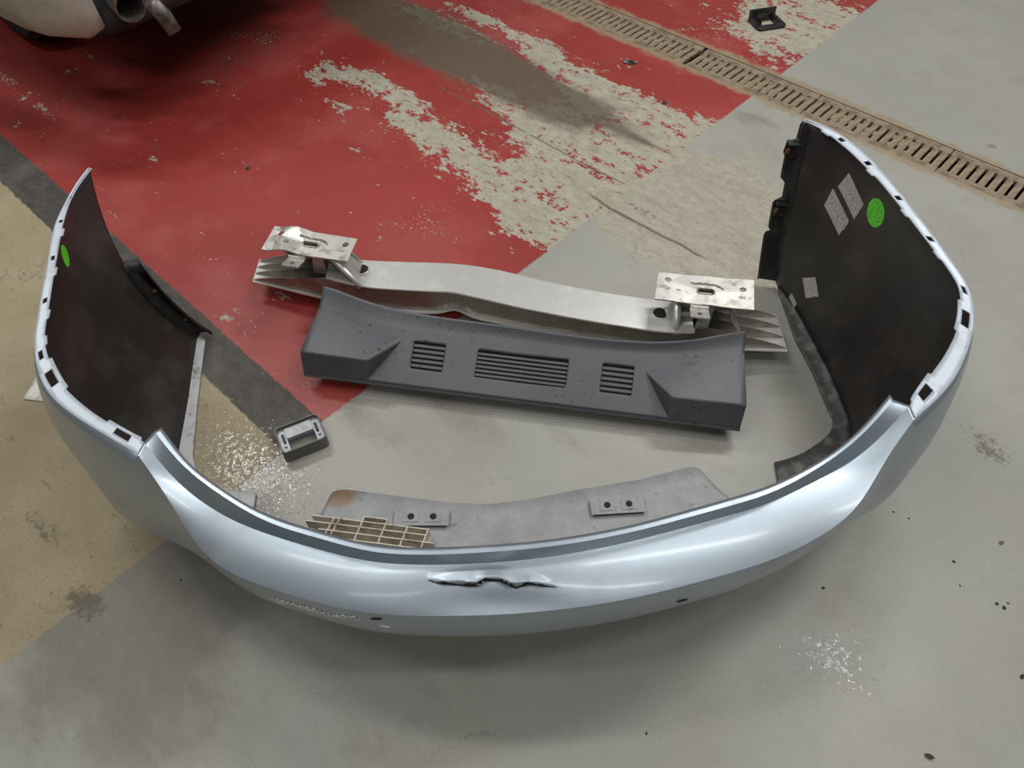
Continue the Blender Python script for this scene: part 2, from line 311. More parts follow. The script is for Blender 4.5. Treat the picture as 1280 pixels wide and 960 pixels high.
    left = k.mix(strip, bei, stp); left = k.mix(up, left, redz)
    col = k.mix(grey, left, gry)
    col = k.mix(k.math('MULTIPLY', crack, .3), col, (.10, .09, .07))
    # brown oily stain, mud along the drain, rust spots, black grime
    br = k.ss(k.math('ADD', k.attr('brown'), k.math('MULTIPLY', k.math('SUBTRACT', fb, .5), 1.2)), .22, .80)
    col = k.mix(k.math('MULTIPLY', br, .92), col, k.mix(fb2, (.085, .068, .048), (.14, .115, .085)))
    dv = k.math('ABSOLUTE', k.math('SUBTRACT', v, (V0+V1)/2))
    mud = k.ss(k.math('SUBTRACT', k.math('MULTIPLY_ADD', k.math('SUBTRACT', k.noise(11, 6, .65, p), .5), .12, .118), dv), -.008, .022)
    col = k.mix(k.math('MULTIPLY', mud, .85), col, k.mix(fb2, (.20, .15, .085), (.37, .30, .20)))
    ru = k.ss(k.math('ADD', k.attr('rust'), k.math('MULTIPLY', k.math('SUBTRACT', fb2, .5), .9)), .4, .8)
    col = k.mix(k.math('MULTIPLY', ru, .7), col, (.20, .125, .06))
    di = k.ss(k.math('ADD', k.attr('dirt'), k.math('MULTIPLY', k.math('SUBTRACT', k.noise(62, 6, .72, p), .5), 3.4)), .56, 1.2)
    col = k.mix(k.math('MULTIPLY', di, .72), col, (.085, .075, .055))
    gn = k.math('MULTIPLY', k.math('SUBTRACT', k.noise(6, 5, .6, p), .5), .05)
    for gv, ua, ub, gw in ((1.715, -2.0, -1.06, .005), (1.592, -1.16, -.66, .0075)):
        gr = k.math('MULTIPLY', k.ss(u, ua, ua+.06), k.ss(u, ub, ub-.06))
        gr = k.math('MULTIPLY', gr, k.math('SUBTRACT', 1, k.ss(k.math('ABSOLUTE', k.math('SUBTRACT', k.math('ADD', v, gn), gv)), gw*.6, gw)))
        gr = k.math('MULTIPLY', gr, k.ss(k.noise(9, 3, .5, p), .36, .46))
        col = k.mix(k.math('MULTIPLY', gr, .85), col, (.13, .10, .065))
    wet = k.attr('wet')
    col = k.mix(k.math('MULTIPLY', wet, .35), col, (.09, .08, .065))
    paint = k.math('MULTIPLY', k.math('SUBTRACT', 1, pm), up)
    paint = k.math('MAXIMUM', paint, grey)
    rgh = k.math('SUBTRACT', .78, k.math('MULTIPLY', paint, .36))
    rgh = k.math('ADD', rgh, k.math('MULTIPLY', k.math('SUBTRACT', fb, .5), .25))
    rgh = k.math('SUBTRACT', rgh, k.math('MULTIPLY', wet, .12), clamp=True)
    film = k.ss(k.math('ADD', k.math('MULTIPLY', wet, .26), k.noise(90, 3, .6, p)), .76, .81)
    rn = k.n('ShaderNodeMix'); k.put(rn.inputs[0], film); k.put(rn.inputs[2], rgh); k.put(rn.inputs[3], .07); rgh = rn.outputs[0]
    h = k.math('ADD', k.math('MULTIPLY', paint, .5), k.math('MULTIPLY', fine, .6)); h = k.math('ADD', h, k.math('MULTIPLY', fb2, .5))
    k.bump(h, .28, .003)
    me.materials.append(k.set(Base_Color=col, Roughness=rgh))
    return o
floor = build_floor()

# ---------------------------------------------------------------- floor drain
cu, su = math.cos(YAW), math.sin(YAW)
def W(u, v, z=0): return Vector((u*cu-v*su, u*su+v*cu, z))
def drain():
    vc = (V0+V1)/2
    V = [W(u, v, z) for u in (-6.0, 2.6) for v, z in ((V0, 0), (V0, -.13), (V1, -.13), (V1, 0))]
    o = mesh('drain_channel', V, [(0, 4, 5, 1), (1, 5, 6, 2), (2, 6, 7, 3)], M['channel']); tag(o, 'black silted channel under the drain grates', kind='structure')
    bm = bmesh.new(); add_box(bm, (.0225, .112, .016), RZ(YAW), .002); bar = bpy.data.meshes.new('bar'); bm.to_mesh(bar); bm.free(); bar.materials.append(M['grate'])
    bm = bmesh.new(); add_box(bm, (.505, .034, .02), RZ(YAW), .003); rail = bpy.data.meshes.new('rail'); bm.to_mesh(rail); bm.free(); rail.materials.append(M['grate'])
    bm = bmesh.new(); bmesh.ops.create_icosphere(bm, subdivisions=2, radius=1)
    for v in bm.verts: v.co *= 1+rnd.uniform(-.2, .2); v.co.x *= .0075; v.co.y *= .016; v.co.z *= .007
    bm.transform(RZ(YAW)); clod = bpy.data.meshes.new('mud_clod'); bm.to_mesh(clod); bm.free(); clod.materials.append(M['mud'])
    L = .5072; p = .0317; u0 = -1.379
    words = {-3: 'farthest drain grate section in view, above the red floor', -2: 'muddy drain grate section second from the far top end', -1: 'muddy drain grate section lying across the red paint, ending at the wide gap',
             0: 'muddy drain grate section from the wide gap to behind the right bumper tip', 1: 'muddy drain grate section beside the upright right bumper wing, with clogged slots', 2: 'nearest drain grate section at the right edge, with clean open slots'}
    for s in range(-3, 3):
        uc = u0+(s+.5)*L+(.006 if s >= 0 else -.006)
        g = empty('drain_grate', W(uc, vc, -.01), words[s], 'drain grate', 'sections of the floor drain')
        for sg in (-1, 1):
            r = bpy.data.objects.new('rail', rail); C.objects.link(r); r.parent = g; r.location = W(0, sg*.068, -.001)
        for b in range(16):
            r = bpy.data.objects.new('bar', bar); C.objects.link(r); r.parent = g; r.location = W((b-7.5)*p, 0, 0)
            if b < 15 and rnd.random() < (.5 if s < 2 else .08):
                for q in range(rnd.choice((1, 2, 2, 3))):
                    r = bpy.data.objects.new('mud_clod', clod); C.objects.link(r); r.parent = g; r.location = W((b-7)*p, rnd.uniform(-.045, .045), -.001)
drain()

# ---------------------------------------------------------------- bumper cover
RAIL = dict(R4L=[(-0.9565, 1.3887, 0.5000), (-0.9629, 1.3422, 0.5000), (-0.9633, 1.2862, 0.5000), (-0.9603, 1.2326, 0.5000), (-0.9571, 1.1913, 0.5000), (-0.9386, 1.1221, 0.5000), (-0.9193, 1.0521, 0.5000), (-0.9017, 0.9819, 0.5000), (-0.8796, 0.9037, 0.5000), (-0.8676, 0.8647, 0.5000), (-0.8504, 0.8270, 0.5000), (-0.8238, 0.7817, 0.5000), (-0.7983, 0.7520, 0.5000), (-0.7679, 0.7265, 0.5000), (-0.7231, 0.6967, 0.5000), (-0.6813, 0.6726, 0.5000), (-0.6405, 0.6490, 0.5000), (-0.6054, 0.6290, 0.5000)],
 R4iL=[(-0.9502, 1.3913, 0.4960), (-0.9573, 1.3361, 0.4960), (-0.9567, 1.2750, 0.4960), (-0.9436, 1.2011, 0.4960), (-0.9312, 1.1509, 0.4960), (-0.9120, 1.0793, 0.4960), (-0.8991, 1.0294, 0.4960), (-0.8818, 0.9688, 0.4960), (-0.8661, 0.9073, 0.4960), (-0.8529, 0.8681, 0.4960), (-0.8265, 0.8266, 0.4960), (-0.8046, 0.7992, 0.4960), (-0.7805, 0.7689, 0.4960), (-0.7407, 0.7362, 0.4960), (-0.7059, 0.7110, 0.4960), (-0.6671, 0.6881, 0.4960), (-0.6360, 0.6705, 0.4960), (-0.6040, 0.6541, 0.4970)],
 R4C=[(-0.6054, 0.6290, 0.5000), (-0.5704, 0.5908, 0.4840), (-0.5457, 0.5624, 0.4700), (-0.5235, 0.5321, 0.4550), (-0.4964, 0.4977, 0.4410), (-0.4732, 0.4745, 0.4360), (-0.4320, 0.4527, 0.4320), (-0.3705, 0.4321, 0.4290), (-0.3029, 0.4128, 0.4270), (-0.2406, 0.3983, 0.4260), (-0.1799, 0.3914, 0.4250), (-0.0899, 0.3902, 0.4250), (0.0000, 0.3920, 0.4250), (0.0905, 0.4024, 0.4250), (0.1825, 0.4179, 0.4250), (0.2768, 0.4406, 0.4270), (0.4002, 0.4745, 0.4300), (0.4687, 0.5037, 0.4340), (0.5246, 0.5331, 0.4420), (0.5547, 0.5545, 0.4500), (0.5784, 0.5834, 0.4610), (0.6025, 0.6183, 0.4730), (0.6343, 0.6565, 0.4860), (0.6760, 0.7000, 0.5000)],
 R4R=[(0.6760, 0.7000, 0.5000), (0.7070, 0.7232, 0.5000), (0.7479, 0.7572, 0.5000), (0.7873, 0.7996, 0.5000), (0.8248, 0.8532, 0.5000), (0.8545, 0.9037, 0.5000), (0.8751, 0.9566, 0.5000), (0.8866, 1.0143, 0.5000), (0.8809, 1.0612, 0.5000), (0.8695, 1.1587, 0.5000), (0.8488, 1.2862, 0.5000), (0.8221, 1.4156, 0.5000), (0.7845, 1.5094, 0.5000), (0.7476, 1.5554, 0.5000), (0.7121, 1.5824, 0.5000)],
 R4iR=[(0.6775, 0.7287, 0.4970), (0.6908, 0.7464, 0.4960), (0.7302, 0.7884, 0.4960), (0.7735, 0.8340, 0.4960), (0.8149, 0.8875, 0.4960), (0.8403, 0.9315, 0.4960), (0.8599, 0.9794, 0.4960), (0.8715, 1.0183, 0.4960), (0.8619, 1.0956, 0.4960), (0.8403, 1.2244, 0.4960), (0.8181, 1.3447, 0.4960), (0.7828, 1.4582, 0.4960), (0.7413, 1.5483, 0.4960), (0.7035, 1.5819, 0.4960)],
 R5L=[(-0.9318, 1.2941, 0.2700), (-0.9480, 1.1500, 0.2900), (-0.9420, 1.0200, 0.3000), (-0.9293, 0.8649, 0.3150), (-0.8582, 0.7654, 0.3150), (-0.7973, 0.7029, 0.3150), (-0.7295, 0.6356, 0.3150)],
 R5C=[(-0.7295, 0.6356, 0.3150), (-0.6625, 0.5846, 0.3150), (-0.5744, 0.5240, 0.3150), (-0.4967, 0.4894, 0.3150), (-0.3859, 0.4449, 0.3150), (-0.2832, 0.4248, 0.3150), (-0.1833, 0.4129, 0.3150), (0.0000, 0.4102, 0.3150), (0.1314, 0.4195, 0.3150), (0.2667, 0.4490, 0.3150), (0.4079, 0.4880, 0.3150), (0.4968, 0.5182, 0.3150), (0.6046, 0.5814, 0.3150), (0.6614, 0.6274, 0.3150), (0.7197, 0.6772, 0.3150)],
 R5R=[(0.7197, 0.6772, 0.3150), (0.7978, 0.7562, 0.3150), (0.8738, 0.8589, 0.3150), (0.9223, 0.9326, 0.3150), (0.9150, 1.0300, 0.3050), (0.9020, 1.1400, 0.3000), (0.8760, 1.2500, 0.2950), (0.8400, 1.3700, 0.2900), (0.7850, 1.4750, 0.2850), (0.7250, 1.5420, 0.2800)],
 R6L=[(-0.8580, 1.3180, 0.0120), (-0.8220, 1.1000, 0.0120), (-0.8020, 0.9400, 0.0120), (-0.7650, 0.8300, 0.0120), (-0.6600, 0.7400, 0.0120)],
 R6C=[(-0.6600, 0.7400, 0.0120), (-0.5000, 0.6650, 0.0120), (-0.2500, 0.6050, 0.0120), (0.0000, 0.5880, 0.0120), (0.2500, 0.6120, 0.0120), (0.5000, 0.6850, 0.0120), (0.7000, 0.7900, 0.0120)],
 R6R=[(0.7000, 0.7900, 0.0120), (0.8000, 0.9000, 0.0120), (0.8380, 1.0300, 0.0120), (0.8280, 1.2000, 0.0120), (0.8000, 1.4000, 0.0120), (0.7680, 1.5220, 0.0120)],
 R0=[(-0.5840, 0.6842, 0.4970), (-0.5494, 0.6454, 0.4960), (-0.5173, 0.6089, 0.4960), (-0.4596, 0.5714, 0.4950), (-0.4053, 0.5363, 0.4950), (-0.3541, 0.5144, 0.4950), (-0.3027, 0.4997, 0.4950), (-0.2395, 0.4801, 0.4950), (-0.1941, 0.4697, 0.4950), (-0.1190, 0.4684, 0.4950), (-0.0596, 0.4717, 0.4950), (0.0120, 0.4762, 0.4950), (0.0902, 0.4866, 0.4950), (0.1822, 0.5051, 0.4950), (0.2776, 0.5335, 0.4950), (0.4030, 0.5714, 0.4950), (0.4600, 0.5991, 0.4950), (0.5004, 0.6215, 0.4950), (0.5317, 0.6414, 0.4950), (0.5720, 0.6737, 0.4960), (0.6033, 0.7028, 0.4960), (0.6510, 0.7525, 0.4970)],
 R1=[(-0.5924, 0.6748, 0.4990), (-0.5543, 0.6333, 0.4980), (-0.5198, 0.6009, 0.4970), (-0.4589, 0.5595, 0.4960), (-0.4037, 0.5248, 0.4960), (-0.3511, 0.5006, 0.4960), (-0.3005, 0.4874, 0.4960), (-0.2377, 0.4680, 0.4960), (-0.1986, 0.4584, 0.4960), (-0.1181, 0.4565, 0.4960), (-0.0592, 0.4597, 0.4960), (0.0119, 0.4648, 0.4960), (0.0895, 0.4744, 0.4960), (0.1809, 0.4933, 0.4960), (0.2753, 0.5200, 0.4960), (0.3995, 0.5567, 0.4960), (0.4420, 0.5781, 0.4960), (0.4967, 0.6089, 0.4960), (0.5274, 0.6286, 0.4970), (0.5734, 0.6628, 0.4980), (0.6113, 0.6974, 0.4990), (0.6528, 0.7391, 0.4990)],
 R2=[(-0.6040, 0.6541, 0.4970), (-0.5641, 0.6132, 0.4840), (-0.5269, 0.5801, 0.4720), (-0.4914, 0.5580, 0.4650), (-0.4460, 0.5324, 0.4600), (-0.3947, 0.5131, 0.4570), (-0.3352, 0.4946, 0.4560), (-0.2706, 0.4765, 0.4550), (-0.2049, 0.4608, 0.4550), (-0.1218, 0.4589, 0.4550), (-0.0610, 0.4608, 0.4550), (0.0122, 0.4660, 0.4550), (0.0923, 0.4772, 0.4550), (0.1867, 0.4978, 0.4550), (0.2842, 0.5252, 0.4550), (0.4117, 0.5614, 0.4560), (0.4545, 0.5821, 0.4580), (0.5081, 0.6072, 0.4610), (0.5640, 0.6348, 0.4660), (0.6014, 0.6605, 0.4750), (0.6363, 0.6908, 0.4850), (0.6775, 0.7287, 0.4970)],
 VAi=[(-0.8352, 1.3070, 0.0050), (-0.8020, 1.1000, 0.0050), (-0.7704, 0.9358, 0.0050), (-0.7380, 0.8720, 0.0050), (-0.6600, 0.8420, 0.0050), (-0.5958, 0.8331, 0.0050)],
 VAo=[(-0.8580, 1.3180, 0.0050), (-0.8220, 1.1000, 0.0050), (-0.8020, 0.9400, 0.0050), (-0.7650, 0.8300, 0.0050), (-0.6800, 0.7550, 0.0050), (-0.5840, 0.7200, 0.0050)],
 VCi=[(-0.4192, 0.8352, 0.0050), (-0.4093, 0.8437, 0.0050), (-0.3735, 0.8416, 0.0050), (-0.2599, 0.8247, 0.0050), (-0.1476, 0.8091, 0.0050), (-0.0553, 0.8039, 0.0050), (0.0370, 0.8163, 0.0050), (0.1494, 0.8416, 0.0050), (0.3018, 0.8694, 0.0050), (0.4300, 0.9067, 0.0050), (0.4450, 0.9044, 0.0050), (0.4613, 0.8759, 0.0050), (0.4822, 0.8437, 0.0050), (0.5041, 0.8205, 0.0050)],
 VCo=[(-0.4700, 0.6600, 0.0050), (-0.2500, 0.6050, 0.0050), (0.0000, 0.5880, 0.0050), (0.2500, 0.6120, 0.0050), (0.5800, 0.7200, 0.0050)],
 VBi=[(0.6294, 0.9178, 0.0050), (0.6641, 0.9268, 0.0050), (0.7026, 0.9427, 0.0050), (0.7535, 0.9749, 0.0050), (0.7865, 1.0031, 0.0050), (0.8035, 1.0367, 0.0050), (0.7979, 1.0912, 0.0050), (0.7896, 1.1954, 0.0050), (0.7719, 1.3070, 0.0050), (0.7673, 1.4807, 0.0050)],
 VBo=[(0.6150, 0.7350, 0.0050), (0.7000, 0.7900, 0.0050), (0.8000, 0.9000, 0.0050), (0.8380, 1.0300, 0.0050), (0.8280, 1.2000, 0.0050), (0.8000, 1.4000, 0.0050), (0.7680, 1.5220, 0.0050)],
 TEAR=[(-0.1273, 0.4396, 0.4200), (-0.1135, 0.4357, 0.4200), (-0.0800, 0.4332, 0.4200), (-0.0530, 0.4332, 0.4200), (-0.0408, 0.4396, 0.4200), (-0.0185, 0.4396, 0.4200), (0.0061, 0.4306, 0.4200), (0.0247, 0.4357, 0.4200), (0.0493, 0.4332, 0.4200), (0.0677, 0.4319, 0.4200)],
 SCR=[(-0.3771, 0.4375, 0.3694), (-0.3535, 0.4291, 0.3811), (-0.3328, 0.4228, 0.3842), (-0.3107, 0.4168, 0.3830), (-0.2876, 0.4111, 0.3812), (-0.2632, 0.4052, 0.3870), (-0.2377, 0.4001, 0.3943)],
 TN=[(-0.5600, 1.4350, 0.1400), (-0.4500, 1.4050, 0.1200), (-0.3846, 1.3907, 0.1200), (-0.2444, 1.3767, 0.1220), (-0.1653, 1.3707, 0.1250), (-0.0735, 1.3442, 0.1250), (0.0208, 1.3153, 0.1220), (0.2055, 1.2692, 0.1200), (0.3855, 1.2307, 0.1200), (0.5200, 1.2120, 0.1400)],
 TF=[(-0.5600, 1.5400, 0.1400), (-0.4305, 1.4963, 0.1200), (-0.3080, 1.4877, 0.1220), (-0.1490, 1.4781, 0.1250), (-0.0435, 1.4561, 0.1250), (0.0860, 1.4128, 0.1220), (0.2337, 1.3727, 0.1200), (0.3789, 1.3433, 0.1200), (0.5200, 1.3180, 0.1400)],
 BN=[(-0.7350, 1.4780, 0.0600), (-0.4725, 1.3974, 0.0550), (-0.3061, 1.3677, 0.0450), (-0.1706, 1.3677, 0.0450), (-0.0022, 1.3252, 0.0400), (0.2343, 1.2764, 0.0400), (0.4817, 1.2372, 0.0500), (0.7200, 1.2220, 0.0550)],
 BF=[(-0.7350, 1.5650, 0.0600), (-0.5000, 1.5500, 0.0550), (-0.1600, 1.5000, 0.0450), (0.0800, 1.4300, 0.0400), (0.3800, 1.3600, 0.0450), (0.7200, 1.3550, 0.0550)])
CTR = np.array([.02, 1.15])
def theta(P):
    t = np.arctan2(P[:, 1]-CTR[1], P[:, 0]-CTR[0]); t = np.where(t < math.radians(80), t+2*math.pi, t)
    return t
def resample(name, n, sig):
    """smooth curve through the control points, n samples evenly spread over arc length"""
    P = np.array(RAIL[name]); d = np.r_[0, np.cumsum(np.linalg.norm(np.diff(P, axis=0), axis=1))]
    m = 600; x = np.linspace(0, d[-1], m); Q = np.stack([np.interp(x, d, P[:, k]) for k in range(3)], 1)
    if sig:
        w = int(3*sig); k = np.exp(-.5*(np.arange(-w, w+1)/sig)**2); k /= k.sum()
        E = np.concatenate([2*Q[0]-Q[w:0:-1], Q, 2*Q[-1]-Q[-2:-w-2:-1]]); Q = np.stack([np.convolve(E[:, c], k, 'valid') for c in range(3)], 1)
    d = np.r_[0, np.cumsum(np.linalg.norm(np.diff(Q, axis=0), axis=1))]
    x = np.linspace(0, d[-1], n)
    return np.stack([np.interp(x, d, Q[:, k]) for k in range(3)], 1)
NW, NC = 90, 220                    # stations along each wing and along the middle
def full(l, c, r, sig=14):
    L_, C_, R_ = resample(l, NW, sig), resample(c, NC, sig), resample(r, NW, sig)
    return np.concatenate([L_, C_[1:-1], R_])
def build_bumper():
    root = empty('bumper_cover', (.02, 1.0, 0), 'silver blue car bumper cover standing in a U shape, torn in the middle', 'car bumper')
    R4 = full('R4L', 'R4C', 'R4R'); R5 = full('R5L', 'R5C', 'R5R'); R6 = full('R6L', 'R6C', 'R6R')
    ns = len(R4); NT_ = 22; V = []; F = []
    ts = np.linspace(0, 1, NT_)
    T5 = np.linalg.norm(R5-R4, axis=1); T5 = T5/(T5+np.linalg.norm(R6-R5, axis=1)); T5 = np.convolve(np.pad(T5, 10, 'edge'), np.ones(21)/21, 'valid')
    for i in range(ns):
        c = T5[i]
        f_ = min(max(min(i-NW, NW+NC-2-i)/(.16*NC), 0), 1); f_ = f_*f_*(3-2*f_)      # 0 on the wings, 1 along the middle
        inw = np.array([CTR[0]-R4[i][0], CTR[1]-R4[i][1], 0]); inw /= np.linalg.norm(inw)
        b1 = R4[i]+np.array([0, 0, -.09])-inw*.001; b2 = R4[i]+np.array([0, 0, -.25])+inw*.016
        for t in ts:
            p = R4[i]*((t-c)*(t-1)/c)+R5[i]*(t*(1-t)/(c*(1-c)))+R6[i]*(t*(t-c)/(1-c))
            q = R4[i]*(1-t)**3+b1*3*t*(1-t)**2+b2*3*t*t*(1-t)+R6[i]*t**3
            V.append(p+(q-p)*f_)
    F += [(i*NT_+j, i*NT_+j+1, (i+1)*NT_+j+1, (i+1)*NT_+j) for i in range(ns-1) for j in range(NT_-1)]
    # middle: lip, riser and shelf above the crease
    R0, R1, R2 = (resample(n, NC, 14) for n in ('R0', 'R1', 'R2'))
    a, b = NW-1, NW-1+NC-1
    base = len(V); rows = []
    NS_ = 22
    for q in range(NC):
        s = q/(NC-1); R4q = R4[a+q]; pr = []
        pr += [R0[q]+(R1[q]-R0[q])*t for t in (0, .5, 1)]
        pr += [R1[q]+(R2[q]-R1[q])*t for t in (.06, .5, .94)]
        for t in np.linspace(0, 1, NS_)[:-1]:
            bul = .0045*4*t*(1-t)*math.sin(math.pi*s)**.6
            p = R2[q]+(R4q-R2[q])*t
            out = np.array([p[0]-CTR[0], p[1]-CTR[1], 0]); out /= np.linalg.norm(out)
            pr.append(p+bul*(out*.55+np.array([0, 0, .83])))
        rows.append(pr)
    m = len(rows[0])
    for pr in rows: V += pr
    for q in range(NC-1):
        for j in range(m-1):
            F.append((base+q*m+j, base+q*m+j+1, base+(q+1)*m+j+1, base+(q+1)*m+j))
        F.append((base+q*m+m-1, (a+q)*NT_, (a+q+1)*NT_, base+(q+1)*m+m-1))
    V = np.array(V)
    # dent in the shelf: pushed in below the tear
    tear = np.array([(-0.0244, 0.4261, 0.4250)]); d = V-tear
    V = V-np.exp(-(d[:, 0]/.10)**2-((d[:, 1]+.012)/.03)**2-((d[:, 2]+.008)/.03)**2)[:, None]*np.array([0, -.006, .009])
    # the torn edge itself: the sheet above the crack stands proud of the sheet below it
    tp = np.array(RAIL['TEAR'])
    for v in V[base:]:
        if tp[0, 0] < v[0] < tp[-1, 0] and v[2] < .462:
            s = (v[0]-tp[0, 0])/(tp[-1, 0]-tp[0, 0]); yb = np.interp(v[0], tp[:, 0], tp[:, 1]); yt = tp[0, 1]+(tp[-1, 1]-tp[0, 1])*s+.024*math.sin(math.pi*s)**.6+.0004
            if yb < v[1] < yt: v += np.array([0, -.25, .95])*.0075*math.sin(math.pi*s)**.5*min(1, (yt-v[1])/max(yt-yb, 1e-4))**1.6
    me = bpy.data.meshes.new('shell'); me.from_pydata(V.tolist(), [], F)
    for k_ in ('paint', 'black', 'flange'): me.materials.append(M[k_])
    me.polygons.foreach_set('use_smooth', [True]*len(F)); me.update()
    sharp = set()
    for q in range(NC-1):
        for j in (2, 6): sharp.add(frozenset((base+q*m+j, base+(q+1)*m+j)))
        sharp.add(frozenset(((a+q)*NT_, (a+q+1)*NT_)))
    me.edges.foreach_set('use_edge_sharp', [frozenset(e.vertices) in sharp for e in me.edges])
    sh = link('outer_shell', me, root); sh['label'] = 'silver blue painted skin with black unpainted inside'
    so = sh.modifiers.new('thickness', 'SOLIDIFY'); so.thickness = .0045; so.offset = -1; so.material_offset = 1; so.material_offset_rim = 2
    tree = BVHTree.FromPolygons([Vector(v) for v in V], F)
    # mounting flanges along the wings, with real slots
    def flange(nm, ri, ro, slots, tabs):
        n = 420; A = resample(ro, n, 14); B = resample(ri, n, 14)
        x = np.linspace(0, 1, n)
        mid = (A+B)/2
        wid = np.zeros(n); skip = set(); thin = {}
        for (px, py, pz, ln, lo, hi) in slots:
            c = int(np.argmin(np.linalg.norm(mid[:, :2]-np.array([px, py]), axis=1)))
            arc = np.r_[0, np.cumsum(np.linalg.norm(np.diff(mid, axis=0), axis=1))]
            for i in range(n):
                if abs(arc[i]-arc[c]) < ln/2: skip.add(i); thin[i] = (lo, hi)
                if ln > .03 and abs(arc[i]-arc[c]) < ln/2+.022: wid[i] = .006
        for (px, py, pz) in tabs:
            c = int(np.argmin(np.linalg.norm(mid[:, :2]-np.array([px, py]), axis=1)))
            for i in range(max(c-5, 0), min(c+6, n)): wid[i] = .005
        VV = []
        for i in range(n):
            dirv = B[i]-A[i]; dirv = dirv/np.linalg.norm(dirv); Bi = B[i]+dirv*wid[i]
            lo, hi = thin.get(i, thin.get(i-1, (.3, .7)))
            for t in (0, lo, hi, 1): VV.append(A[i]+(Bi-A[i])*t)
        FF = [f for f in grid_faces(n, 4, lambda i, j: j == 1 and i in skip)]
        o = mesh(nm, VV, FF, M['flange'], root, True, angle=30)
        mo = o.modifiers.new('thickness', 'SOLIDIFY'); mo.thickness = .003; mo.offset = 0
        o['label'] = 'pale mounting flange with rectangular clip slots'
    flange('mounting_flange', 'R4iL', 'R4L', [(*p, l, lo, hi) for p, l, lo, hi in [((-0.9564, 1.2862, 0.5000), .012, .35, .75), ((-0.9538, 1.2066, 0.5000), .012, .4, .85), ((-0.9252, 1.0936, 0.5000), .014, .35, .75), ((-0.8916, 0.9755, 0.5000), .016, .3, .7), ((-0.8491, 0.8381, 0.5000), .022, .3, .65), ((-0.8092, 0.7835, 0.5000), .042, .28, .72), ((-0.6440, 0.6678, 0.5000), .036, .36, .80)]], [(-0.9320, 1.1711, 0.5000), (-0.9012, 1.0521, 0.5000), (-0.8692, 0.9339, 0.5000), (-0.8525, 0.8685, 0.5000)])
    flange('mounting_flange', 'R4iR', 'R4R', [(*p, l, lo, hi) for p, l, lo, hi in [((0.7697, 1.4965, 0.5000), .014, .3, .8), ((0.8066, 1.4066, 0.5000), .014, .3, .8), ((0.8331, 1.2808, 0.5000), .015, .3, .8), ((0.8545, 1.1488, 0.5000), .016, .3, .8), ((0.8754, 1.0012, 0.5000), .022, .35, .7), ((0.8504, 0.9237, 0.5000), .042, .28, .72), ((0.7102, 0.7520, 0.5000), .036, .36, .80)]], [(0.7501, 1.5289, 0.5000), (0.8112, 1.3740, 0.5000), (0.8396, 1.2273, 0.5000), (0.8593, 1.0936, 0.5000)])
    # valance: three plates turned in along the floor
    def strip(nm, inner, outer, mt, lab=None, th=.004):
        n = 70; A = resample(inner, n, 6); B = resample(outer, n, 6)
        VV = [A[i]+(B[i]-A[i])*t+np.array([0, 0, .012*t*t]) for i in range(n) for t in np.linspace(0, 1, 7)]
        o = mesh(nm, VV, grid_faces(n, 7), mt, root, True)
        mo = o.modifiers.new('thickness', 'SOLIDIFY'); mo.thickness = th; mo.offset = 0
        if lab: o['label'] = lab
        return o
    strip('valance_plate', 'VAi', 'VAo', M['lip'], 'pale grey lower edge of the left wing')
    cv = strip('valance_plate', 'VCi', 'VCo', M['valance'], 'dusty grey plate turned in along the floor, rust stained at one corner')
    strip('valance_plate', 'VBi', 'VBo', M['darklip'], 'dark dusty lower edge of the right wing')
    # screw pads on the valance
    for (c, ax) in (((-0.2040, 0.7666, 0.0180), (-0.1445, 0.7666, 0.0180)), ((0.2410, 0.7969, 0.0180), (0.3018, 0.8010, 0.0180))):
        fr = frame(c, ax, (c[0], c[1]+.1, c[2]))
        bm = bmesh.new(); plate(bm, [(-.062, -.022), (.062, -.022), (.062, .022), (-.062, .022)], [circle(-.024, 0, .0075), circle(.026, 0, .0075)], .0012, fr)
        pd = bm_obj('screw_pad', bm, M['valance'], root)
        for hx in (-.024, .026):
            bm = bmesh.new(); bmesh.ops.create_cone(bm, cap_ends=True, segments=14, radius1=.0075, radius2=.0075, depth=.002, matrix=fr @ T(hx, 0, .0005)); bm_obj('screw_hole', bm, M['dark'], pd)
            bm = bmesh.new(); plate(bm, [(hx-.017, -.014), (hx+.017, -.014), (hx+.017, .014), (hx-.017, .014)], [circle(hx, 0, .0085)], .0015, fr @ T(0, 0, .0012)); bm_obj('screw_boss', bm, M['valance'], pd)
    # dark crack under the lifted edge of the tear
    n = 90; crk = []; jag = random.Random(3)
    for i in range(n):
        x = tp[0, 0]+(tp[-1, 0]-tp[0, 0])*i/(n-1); yb = np.interp(x, tp[:, 0], tp[:, 1])
        w_ = .0009*math.sin(math.pi*i/(n-1))**.5+.0002+jag.uniform(0, .0006)
        for dy in (.0006+w_, .0006, .0006-w_):
            h = tree.ray_cast(Vector((x, yb-.0022+dy, 1)), Vector((0, 0, -1))); nn = h[1] if h[1].z > 0 else -h[1]
            crk.append(h[0]+nn*.0007)
    mesh('crack', crk, grid_faces(n, 3), M['dark'], root)['label'] = 'jagged dark crack under the lifted torn edge'
    # scraped script-like scratch on the face under the crease
    def on_shell(p, d=(0, 1, -.25), off=.0012):
        h = tree.find_nearest(Vector(p)); nn = h[1]
        o_ = Vector((p[0]-CTR[0], p[1]-CTR[1], 0))
        if nn.dot(o_) < 0: nn = -nn
        return h[0]+nn*off, nn
    sc = RAIL['SCR']; bm = bmesh.new(); jag = random.Random(11); pts = []
    m_ = 120
